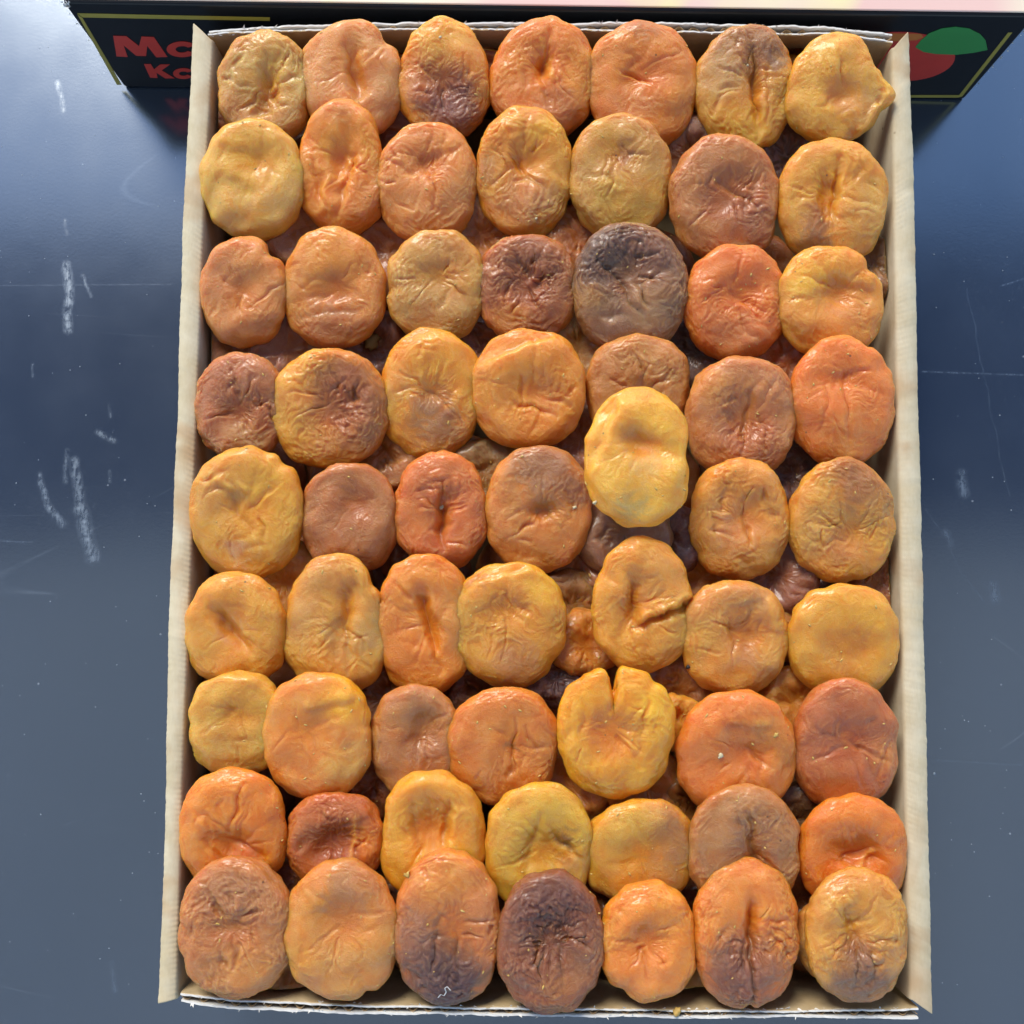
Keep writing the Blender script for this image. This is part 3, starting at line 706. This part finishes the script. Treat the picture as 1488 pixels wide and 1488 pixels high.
 (1073,755,(87,86,72,90,86,88,70,82),('d89c4a','cf9658'),dict(dim=(8,5,32,36,0,.6),bl=[(0,45,34,'d0842c',.5),(0,-15,32,'c89478',.6),(62,58,14,'c8a880',.6)],cr=[(5,30,10,-40,4,.0012),(30,40,45,0,4,.0012),(-30,10,-20,45,4,.001)],wr=1.1,z=.06),'amber dried apricot with rumpled bowl-shaped face'),
 (1222,760,(92,88,75,90,85,88,76,82),('d8a04c','cfa05c'),dict(dim=(5,-15,30,26,0,.4),bl=[(15,65,42,'925a40',.8),(50,30,26,'a8784c',.6),(0,-35,26,'c89070',.5)],wr=1.2,z=.061),'shiny amber dried apricot with brown cap')],
 [ # sixth row
 (343,912,(80,80,74,94,84,92,72,78),('dba048','dca850'),dict(dim=(-5,-2,38,12,-50,.8),bl=[(-15,30,22,'cf8630',.5),(0,-5,16,'d0a080',.6),(-10,-60,24,'d08a34',.5)],cr=[(-30,30,25,-35,5,.0012)],wr=.5,z=.061),'yellow-orange dried apricot with diagonal slit'),
 (490,915,(110,85,72,102,95,92,78,82),('d9a650','cfa262'),dict(dim=(15,25,12,50,-12,.7),bl=[(30,-10,34,'c09e68',.7),(5,50,30,'dc9c48',.6)],cr=[(15,40,20,-60,4,.0010),(20,0,45,-30,3,.001)],notch=[(53,9,12)],wr=.7),'ochre dried apricot with torn upper right edge'),
 (617,905,(98,92,70,98,104,92,70,88),('dd8a3e','d98e4a'),dict(dim=(8,5,10,50,20,.9),bl=[(-30,-20,40,'e08040',.5),(20,20,30,'d2965c',.5)],cr=[(0,30,25,-75,5,.0022),(0,30,-15,40,5,.001)],wr=.7),'orange dried apricot with curving S-shaped groove'),
 (740,905,(86,94,82,93,93,88,82,88),('dfa848','d9a04c'),dict(dim=(-5,20,34,20,10,.5),bl=[(0,30,24,'c98440',.6),(10,-60,36,'b98468',.7),(50,50,26,'e6be44',.7),(-45,62,14,'a86c40',.6)],fold=[(35,80,-60,55,4,.001)],notch=[(-40,10,5)],wr=.9,z=.06),'golden dried apricot with pinkish bottom and smooth rim'),
 (933,880,(98,82,72,86,96,88,72,80),('dca04a','dba24c'),dict(dim=(-15,0,14,46,-15,.9),bl=[(-15,15,24,'b97240',.6),(20,45,40,'cf9458',.5)],cr=[(78,5,-5,-28,5,.0034),(-20,45,-8,-25,6,.0016)],fold=[(-8,-26,78,7,4,.0024)],notch=[(3,5,8)],wr=1.0,z=.064),'amber dried apricot split by a gash on the right'),
 (1067,925,(80,88,75,90,84,90,78,88),('d9a052','cf9a5a'),dict(dim=(8,8,30,32,-20,.8),bl=[(10,15,34,'c9844c',.6),(10,-25,16,'b07860',.6),(20,60,30,'b98a60',.6),(-50,0,24,'d8a94c',.5)],cr=[(-15,30,0,-20,4,.0010)],fold=[(40,60,55,0,5,.001)],wr=.9,z=.061),'amber dried apricot with ring-shaped rim'),
 (1225,930,(80,92,80,92,82,90,80,88),('dba848','d9a44c'),dict(dim=(0,-5,36,30,0,.25),bl=[(0,-15,32,'bd9060',.5),(30,0,44,'e2ac40',.4)],wr=.4,z=.061),'smooth round ochre dried apricot')],
 [ # seventh row
 (343,1052,(75,85,72,80,78,78,67,76),('d8b254','d0ac5c'),dict(dim=(10,15,26,20,0,.25),bl=[(10,15,26,'dca83c',.5),(0,-45,30,'c8a664',.5)],wr=.5,z=.06),'greenish yellow smooth dried apricot'),
 (462,1068,(90,96,78,98,92,94,78,92),('dc8c4c','dca058'),dict(dim=(-20,10,40,24,10,.25),bl=[(45,58,38,'e6ac30',.85),(-20,10,42,'dc8a50',.6),(40,-45,36,'dcb264',.6)],fold=[(-15,40,60,55,4,.0012)],notch=[(12,7,5)],wr=.55,z=.063),'peach dried apricot with glossy yellow corner'),
 (606,1075,(80,72,64,80,82,80,68,76),('c08450','b8805a'),dict(dim=(12,15,20,30,-25,.8),bl=[(15,-10,30,'9a6450',.6),(0,50,34,'b28260',.5)],wr=.6),'brownish dried apricot with shadowed side hollow'),
 (735,1085,(84,102,75,88,84,88,86,90),('cf8548','cc7c40'),dict(dim=(10,10,20,26,0,.4),bl=[(-40,20,30,'d48c50',.5),(15,5,8,'6a4434',.6)],cr=[(15,40,5,-40,3,.001),(30,30,45,-10,3,.001)],wr=.9,z=.061),'orange-brown dried apricot with black dot at its centre'),
 (893,1060,(90,105,86,96,98,96,82,98),('e4aa3c','e0a23a'),dict(dim=(-5,5,34,40,0,.5),bl=[(-5,-5,38,'d8985a',.65),(55,45,22,'ecc040',.7)],cr=[(0,60,-5,30,4,.0016),(45,35,30,-40,5,.0012),(-45,40,-50,-20,5,.001)],notch=[(93,5,34),(50,6,5)],wr=.9,z=.067),'bright yellow dried apricot with V notch on top'),
 (1070,1095,(91,98,84,96,88,104,86,93),('dc8246','cf8048'),dict(dim=(10,5,34,22,-10,.5),bl=[(10,0,34,'cc7c58',.5),(55,20,36,'c98440',.6),(-50,-30,40,'de7a48',.5)],cr=[(15,10,45,-20,4,.001)],fold=[(-20,45,50,40,5,.001)],wr=.7,z=.062),'large salmon dried apricot with pale crumb'),
 (1228,1085,(97,92,74,92,92,96,76,88),('b5694c','b8704e'),dict(dim=(0,10,30,30,0,.35),bl=[(-10,30,44,'a85a4c',.6),(-30,-60,36,'c4743a',.6),(55,-10,20,'c8844c',.5)],cr=[(0,10,55,-20,3,.001),(40,-40,60,10,3,.0008)],wr=.8,z=.061),'reddish brown dried apricot with orange streaked base')],
 [ # eighth row
 (340,1205,(87,92,76,98,88,95,76,90),('dc8638','da7e36'),dict(dim=(0,-20,36,20,0,.6),bl=[(10,-40,34,'b4684c',.55),(-50,-30,24,'dc9444',.6)],cr=[(20,70,0,0,3,.0012),(0,0,-50,30,4,.001),(0,-10,50,-40,4,.0014),(-40,-10,0,-55,4,.0012)],wr=.7,z=.061),'glossy orange dried apricot with thin ridge lines'),
 (486,1218,(66,82,70,84,72,84,68,76),('b85e32','b4603c'),dict(dim=(0,0,34,26,10,.95),bl=[(0,-5,36,'8e4234',.7),(55,0,26,'d87c30',.75),(-40,30,30,'bd7850',.5)],fold=[(30,-35,40,40,4,.0014)],wr=1.1),'small red-brown dried apricot with orange torn side'),
 (625,1212,(92,88,80,94,95,106,68,88),('e0a642','daa04a'),dict(dim=(0,15,30,34,0,.95),bl=[(5,10,28,'c98238',.6),(-50,-60,26,'e4a030',.5)],cr=[(30,50,20,-30,4,.0014),(-25,40,-10,-30,5,.0012)],fold=[(35,50,20,-30,5,.0014)],wr=.6,z=.06),'golden dried apricot with deep glossy hollow'),
 (783,1230,(92,94,78,88,95,93,77,90),('d6b048','d0a84c'),dict(dim=(10,0,34,36,0,.5),bl=[(40,10,16,'7c4c28',.8),(52,-25,18,'c0986c',.7),(30,-60,26,'6e6438',.65),(0,60,40,'dcb84c',.5)],cr=[(0,50,-20,-40,6,.0010),(20,20,60,-15,4,.0016)],wr=.6,z=.061),'greenish yellow dried apricot with brown bruise at right'),
 (932,1238,(76,98,76,85,74,96,86,76),('d8a744','c9985a'),dict(dim=(0,0,50,26,40,.3),bl=[(45,20,40,'9c6a54',.7),(-20,35,36,'d8b44c',.6),(30,-35,34,'a87c60',.5)],wr=.4),'tilted mustard dried apricot with brownish right end'),
 (1080,1230,(88,95,80,97,94,96,80,90),('b07c54','b4845c'),dict(dim=(12,-5,18,40,10,.7),bl=[(10,-15,24,'865a48',.7),(15,-20,8,'50403c',.7),(10,30,34,'98705e',.5)],cr=[(5,50,18,-50,4,.0014),(18,-10,45,-40,3,.0008)],wr=1.0,z=.063),'brown dried apricot with small dark pit'),
 (1238,1240,(84,95,77,92,78,92,77,88),('d87a36','d4763a'),dict(dim=(0,5,36,18,0,.9),bl=[(0,10,30,'b05428',.5)],cr=[(-15,-5,30,15,4,.0016)],fold=[(-5,-40,30,10,4,.0014)],wr=.7,z=.061),'deep orange dried apricot with cracked hollow')],
 [ # front row
 (343,1350,(104,97,84,98,98,96,81,94),('b97c52','b88058'),dict(dim=(5,10,38,16,0,.5),bl=[(0,40,50,'a2705a',.6),(30,-60,40,'d08c50',.7)],wr=1.4),'brown dried apricot with orange lower edge'),
 (498,1352,(103,90,80,106,98,100,86,90),('cf9450','c88c58'),dict(dim=(5,20,34,30,0,.35),bl=[(10,35,26,'b0684a',.5),(-60,-40,24,'daa044',.7),(0,-45,34,'c8985c',.5),(20,80,34,'a8785c',.6)],notch=[(-68,5,6)],wr=.7),'tan dried apricot with notch in its bottom edge'),
 (652,1348,(113,90,76,92,110,95,80,88),('c98050','b87858'),dict(dim=(10,0,32,40,0,.3),bl=[(0,75,40,'dc9c50',.7),(15,30,34,'c4744c',.5),(-15,-60,58,'5a4248',.9),(10,-85,36,'48303a',.8),(-50,0,30,'94685c',.7)],cr=[(-10,20,-25,-60,4,.001),(10,0,15,-80,4,.001)],wr=1.3),'pear-shaped dried apricot with blackish purple base'),
 (800,1368,(102,92,76,92,102,92,78,92),('8a5444','94604a'),dict(dim=(0,15,34,40,0,.5),bl=[(0,50,52,'60393c',.85),(0,0,34,'6e4038',.6),(20,-70,34,'b07048',.6)],cr=[(-20,10,-15,-50,4,.001),(10,10,15,-60,4,.001)],wr=1.6,z=.065),'plum-brown crinkled dried apricot over the wall'),
 (942,1368,(86,85,69,88,85,84,70,80),('db9040','d98c4a'),dict(dim=(0,5,30,30,0,.6),bl=[(0,30,28,'c9702c',.5),(0,-20,28,'cf8c60',.5)],cr=[(-10,-10,0,-50,4,.001),(10,20,40,30,4,.001)],notch=[(-118,9,7),(20,12,4)],wr=.9),'small lumpy orange dried apricot'),
 (1083,1355,(106,94,75,94,107,92,77,90),('da8646','cf8450'),dict(dim=(5,15,12,44,0,.8),bl=[(0,-50,60,'85564e',.85),(-15,-60,34,'6c4a4c',.6),(0,60,50,'de8c48',.5)],cr=[(8,45,3,0,6,.0022),(3,0,10,-105,4,.0018)],notch=[(-87,3.5,6)],wr=1.4),'orange dried apricot with purple wrinkled lower half'),
 (1243,1355,(92,92,73,90,98,90,72,85),('cfa054','c99858'),dict(dim=(-8,0,18,30,-10,.6),bl=[(0,-15,22,'a06656',.6),(0,-62,44,'6e5254',.85),(10,40,40,'d4a24c',.5)],cr=[(-20,40,0,-10,4,.0010),(0,-20,-10,-75,4,.001),(15,-20,25,-70,4,.001)],wr=1.1,z=.066),'ochre dried apricot with bluish purple bottom')],
]
# lower layers, seen only in the gaps: centre, radius, colours, height, description
LOW = [
 (345,205,58,('a07058','94685a'),.042,'mauve brown apricot deep in the gap beside the left wall'),
 (590,205,60,('8e5844','82503e'),.040,'brown apricot in the gap under the peach one with a slit'),
 (450,335,62,('b08470','a87c6c'),.042,'pinkish grey apricot peeping out below the waxy yellow one'),
 (565,372,64,('a87050','9c6650'),.040,'brown apricot in the gap below the tall orange one'),
 (700,345,60,('b8764a','a86a48'),.042,'orange-brown apricot peeping out under the starlike puckered one'),
 (1000,232,58,('a27868','8c6458'),.042,'mauve apricot low in the gap left of the purplish-topped one'),
 (1136,235,52,('553436','6a4440'),.040,'very dark brown apricot in the second-row gap by the amber seamed one'),
 (838,352,52,('b06a38','a06040'),.042,'crinkled orange-brown apricot behind the dark purple-grey one'),
 (1262,392,46,('7a6048','8a6a4c'),.043,'dark khaki apricot wedged against the right wall'),
 (345,512,62,('8e6258','9a6c5c'),.040,'mauve brown apricot by the left wall below the specked one'),
 (425,512,58,('a07064','946458'),.041,'dusty mauve apricot below the one with a mauve band'),
 (535,510,58,('6c4640','7c5048'),.038,'dark brown apricot holding the torn khaki scrap'),
 (700,512,50,('8a6460','7e5a58'),.040,'greyish mauve apricot above the round orange one'),
 (840,505,56,('b0905e','a8865c'),.042,'khaki apricot in the gap under the dark purple-grey one'),
 (1012,520,56,('543c3c','644440'),.038,'blackish brown apricot right of the plain tan one'),
 (1142,535,56,('a4604a','9a5a48'),.041,'reddish brown apricot below the salmon crinkled one'),
 (565,655,50,('b07c58','a87454'),.043,'tan apricot showing as sliver below the two-toned one'),
 (602,690,56,('7a544c','84584c'),.038,'brown apricot between the two-toned and the salmon seamed ones'),
 (706,690,54,('a48c68','98805e'),.042,'khaki grey apricot above the one with a pitted centre'),
 (840,640,54,('8c5844','945c48'),.040,'red-brown apricot in the gap left of the big pale yellow one'),
 (1150,695,50,('4c3034','5c3a3a'),.040,'dark purple apricot under the pinkish brown one'),
 (905,775,60,('97705c','8a6454'),.050,'taupe apricot partly under the big pale yellow one'),
 (965,785,54,('5a343c','683e40'),.048,'shiny dark plum apricot under the big pale yellow one'),
 (845,815,54,('8e5846','9a6048'),.041,'red-brown apricot above the golden one with smooth rim'),
 (415,845,58,('c8914e','bd8850'),.044,'ochre apricot peeping out between the golden and ochre ones'),
 (608,800,50,('6e4844','7a5048'),.037,'dark brown apricot left of the salmon seamed one'),
 (825,880,54,('97744e','8e6a4c'),.042,'khaki brown ribbed apricot in the sixth-row gap'),
 (848,938,46,('bf7f38','b4743a'),.044,'deep orange apricot in the hole left of the gashed one'),
 (808,985,44,('4a2a30','5a343a'),.044,'small shiny black-plum apricot in the central hole'),
 (1018,838,50,('c08a50','b88450'),.040,'yellowish tan apricot above the ring-rimmed one'),
 (1130,838,56,('8c5a50','835450'),.043,'mauve brown apricot right above the ring-rimmed one'),
 (1158,905,50,('b88a54','ac8050'),.041,'ochre ribbed apricot left of the smooth round ochre one'),
 (1262,850,44,('8c5440','96603e'),.042,'red-brown apricot by the right wall under the brown-capped one'),
 (982,1000,50,('8a5838','945e3c'),.043,'brown-orange apricot between gashed and ring-rimmed ones'),
 (985,1048,38,('d4aa58','c89c50'),.048,'pale yellow apricot sliver right of the notched yellow one'),
 (1148,1022,50,('c78e48','bc8448'),.043,'ochre apricot in the gap above the reddish brown one'),
 (567,1012,46,('7e5848','885c4a'),.039,'brown apricot above the one with a shadowed hollow'),
 (697,1005,44,('5e3a34','6c4438'),.038,'dark brown apricot above the black-dotted one'),
 (835,1148,50,('b87c48','ac7448'),.044,'orange-brown apricot lower left of the notched yellow one'),
 (935,1142,56,('c08048','b67848'),.046,'rough orange apricot under the notched yellow one'),
 (545,1140,46,('8e4e34','84483a'),.041,'dark red-brown apricot above the one with torn side'),
 (1000,1160,44,('9c6a40','8e5e3c'),.040,'brown apricot left of the light brown pitted one'),
 (1162,1180,44,('665044','5c4840'),.043,'grey-brown wrinkled apricot left of the deep orange one'),
 (428,1300,46,('8c6464','80585a'),.042,'dull mauve apricot between the front two on the left'),
 (430,1400,50,('c09478','b68a70'),.042,'beige apricot low between the two front left ones'),
 (570,1310,46,('6c4840','7a5044'),.040,'dark brown apricot in the gap above the pear-shaped one'),
 (722,1300,44,('6e4a3c','7c5440'),.040,'dark brown apricot above the plum-brown crinkled one'),
 (1015,1395,52,('c0a27c','b8986e'),.042,'beige apricot low between the lumpy and the half-purple ones'),
 (875,1300,44,('7a5440','84593c'),.040,'brown apricot above the small lumpy orange one'),
 (1160,1300,44,('7a4c3c','84543e'),.040,'brown apricot above the half-purple one in front'),
 (1212,1362,58,('cf9a68','c89060'),.056,'peach apricot sticking out behind the ochre one with bluish bottom'),
 (285,1005,40,('8a6040','946848'),.036,'brown apricot by the left wall in the seventh row'),
 (290,1165,40,('6c4838','7a5040'),.036,'dark brown apricot by the left wall in the eighth row'),
 (712,104,40,('8a4c34','96563a'),.044,'red-brown apricot at the back between the egg-shaped and curled ones'),
 (590,80,40,('8a5038','7c4a38'),.042,'brown apricot at the back left of the egg-shaped one'),
 (1150,70,44,('b08044','a47844'),.042,'dull ochre apricot at the back left of the honey yellow one'),
]
for ri, row in enumerate(TOP):
    for ci, (px, py, rad, cols, op, lab) in enumerate(row):
        op = dict(op)
        if ri == 8:
            op.setdefault('z', .0635); op.setdefault('k', .10)
        op.setdefault('z', .0585)
        apricot(px, py, rad, cols, seed=ri*11+ci*3+1, label=lab + ', ' + COLW[ci] + ' in ' + ROWW[ri], **op)
for i, (px, py, rd, cols, z, lab) in enumerate(LOW):
    rr = np.random.RandomState(i+500)
    rad = tuple(rd*rr.uniform(.92, 1.14) for _ in range(8))
    lab = lab.replace('apricot', 'dried apricot', 1)
    apricot(px, py, rad, cols, z=z+.003, wall=True, grow=1.07, k=rr.uniform(-.1, .3), kx=rr.uniform(-.25, .25), seed=i+300, NA=88, NR=26, th=.0085,
            wr=1.1, bright=1.0, label=lab, group='dried apricots of the lower layers')

# fruit further down: only slivers and darkness between the others
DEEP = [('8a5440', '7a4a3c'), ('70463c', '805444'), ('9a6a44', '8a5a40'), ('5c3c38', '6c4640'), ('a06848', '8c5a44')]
kk = 0
for j in range(10):
    for i in range(7 if j % 2 else 6):
        px = 375 + i*142 + (0 if j % 2 == 0 else -45); py = 118 + j*143
        rr = np.random.RandomState(900+kk)
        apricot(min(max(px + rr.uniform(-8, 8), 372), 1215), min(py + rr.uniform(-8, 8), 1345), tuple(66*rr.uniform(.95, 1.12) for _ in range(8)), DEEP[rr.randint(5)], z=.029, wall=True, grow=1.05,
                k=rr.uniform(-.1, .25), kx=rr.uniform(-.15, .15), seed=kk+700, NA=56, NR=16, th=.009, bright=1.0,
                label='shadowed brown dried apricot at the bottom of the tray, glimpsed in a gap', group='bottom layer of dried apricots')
        kk += 1

# ------------------------------------------------------------------ crumbs, scraps and specks of dust
FLAKE = plain('dry_peel_flake', 'd9b25c', .6, ns=400, var=.2)
PALE = plain('pale_crumb', 'e6d6a8', .7, ns=400, var=.2)
SCRAP = plain('dry_khaki_scrap', 'a08850', .7, ns=300, var=.25)
DARK = plain('black_grain', '2a221e', .6, ns=300)
depsg = bpy.context.evaluated_depsgraph_get(); depsg.update()
def drop(px, py):
    d = Vector(tuple(float(c) for c in rays(px, py))).normalized()
    hit, loc, nrm, idx, ob, mt = scene.ray_cast(depsg, Vector((0, 0, CAMH)), d)
    return loc, nrm
def crumb(name, px, py, size, mat, label, flat=.45, group=None, curl=0.):
    loc, nrm = drop(px, py)
    r = np.random.RandomState(int(px*7+py)); n = 16
    V = []; Fc = []
    t1 = nrm.orthogonal().normalized(); t2 = nrm.cross(t1)
    for lay, (sc, h) in enumerate(((.9, -.25), (1.0, .2), (.6, .9))):
        for j in range(n):
            a = 2*math.pi*j/n
            rr_ = size*sc*(.75+.45*float(perlin(np.array(math.cos(a)*1.7), np.array(math.sin(a)*1.7), px+lay*.02)))
            hh = size*flat*h + curl*size*math.cos(a)**2
            V.append(tuple(t1*math.cos(a)*rr_ + t2*math.sin(a)*rr_*.75 + nrm*hh))
    for l in range(2):
        for j in range(n):
            Fc.append((l*n+j, l*n+(j+1) % n, (l+1)*n+(j+1) % n, (l+1)*n+j))
    Fc.append(tuple(range(2*n, 3*n))); Fc.append(tuple(range(n))[::-1])
    o = link_mesh(name, V, Fc, mat, smooth=True); o.location = loc
    tag(o, label, 'crumb' if 'crumb' in name or 'grain' in name else 'flake', group)
    return o
crumb('peel_flake', 594, 1271, .0020, FLAKE, 'curled pale flake on the golden apricot with deep glossy hollow', .3, curl=.5)
crumb('peel_flake', 984, 1470, .0024, FLAKE, 'orange-yellow peel flake caught on the front wall edge', .3, curl=.6)
crumb('peel_flake', 641, 737, .0017, PALE, 'pale ragged flake in the seam of the salmon apricot', .5)
crumb('peel_flake', 1047, 1098, .0017, PALE, 'pale crumb-like flake on the large salmon orange apricot', .4)
crumb('crumb', 865, 730, .0013, PALE, 'tiny pale crumb at the left edge of the big yellow apricot', .8)
crumb('crumb', 779, 318, .0010, PALE, 'tiny white crumb on the amber apricot with pinkish lower half', .8)
crumb('crumb', 835, 737, .0012, PALE, 'tiny round crumb on the tan apricot with grey top', .8)
crumb('peel_flake', 1128, 1068, .0014, FLAKE, 'small yellow flake at the right of the large salmon apricot', .4)
crumb('dry_scrap', 540, 497, .0052, SCRAP, 'torn dry khaki scrap of fruit skin in the gap of the fourth row', .25, curl=.3)
crumb('dark_grain', 1000, 969, .0014, DARK, 'small black grain on the lower left of the ring-rimmed apricot', .8)
crumb('peel_flake', 1086, 95, .0010, PALE, 'tiny pale fleck on the purplish-topped yellow apricot', .5)
crumb('peel_flake', 640, 54, .0009, PALE, 'tiny pale fleck on the egg-shaped apricot at the back', .5)
# small sticky sugar flecks over the fruit: nobody could count them
r = np.random.RandomState(77); V = []; Fc = []
for k in range(420):
    px, py = r.uniform(285, 1305), r.uniform(45, 1450)
    loc, nrm = drop(px, py)
    if loc.z < .045: continue
    s_ = r.uniform(.00022, .00060)
    t1 = nrm.orthogonal().normalized(); t2 = nrm.cross(t1); an = r.uniform(0, 6.28)
    u = t1*math.cos(an)+t2*math.sin(an); w = nrm.cross(u); el = r.uniform(1, 2.2)
    b = len(V)
    for (i, j, h) in ((1, 0, 0), (.3, .8, 0), (-.8, .5, 0), (-.9, -.4, 0), (.2, -.8, 0), (0, 0, .8)):
        V.append(tuple(loc + u*i*s_*el + w*j*s_ + nrm*(h*s_ + .00005)))
    Fc += [(b+i, b+(i+1) % 5, b+5) for i in range(5)]
tag(link_mesh('skin_flecks', V, Fc, FLAKE), 'tiny dried pulp flecks stuck all over the apricots', 'crumbs', kind='stuff')
# dust and grit on the table
V = []; Fc = []
for k in range(150):
    side = r.randint(2)
    px = r.uniform(0, 235) if side else r.uniform(1345, 1488); py = r.uniform(60, 1488)
    x, y = at(px, py, 0); s_ = r.uniform(.00012, .00036)*(2.0 if r.rand() < .05 else 1); b = len(V)
    for q in range(5):
        a = q*1.2566 + r.uniform(-.3, .3); V.append((x+math.cos(a)*s_*r.uniform(.6, 1.2), y+math.sin(a)*s_*r.uniform(.6, 1.2), .00005))
    V.append((x, y, s_*.7)); Fc += [(b+i, b+(i+1) % 5, b+5) for i in range(5)]
DUST = plain('pale_dust', 'a9b4bf', .9, ns=500)
tag(link_mesh('table_dust', V, Fc, DUST), 'pale dust specks scattered over the dark table', 'dust', kind='stuff')
# white lint thread on the pear-shaped fruit
P = [drop(x, y)[0] + drop(x, y)[1]*.0004 for x, y in ((636, 1449), (640, 1444), (645, 1447), (648, 1441), (646, 1436), (650, 1433), (655, 1438))]
V = []; Fc = []
for i, p in enumerate(P):
    for j in range(5):
        a = j*1.2566; V.append(tuple(p + Vector((math.cos(a), math.sin(a)*.5, math.sin(a)))*.00022))
for i in range(len(P)-1):
    for j in range(5): Fc.append((i*5+j, i*5+(j+1) % 5, (i+1)*5+(j+1) % 5, (i+1)*5+j))
tag(link_mesh('lint_thread', V, Fc, WORN), 'white lint thread on the blackish base of the pear-shaped apricot', 'thread')
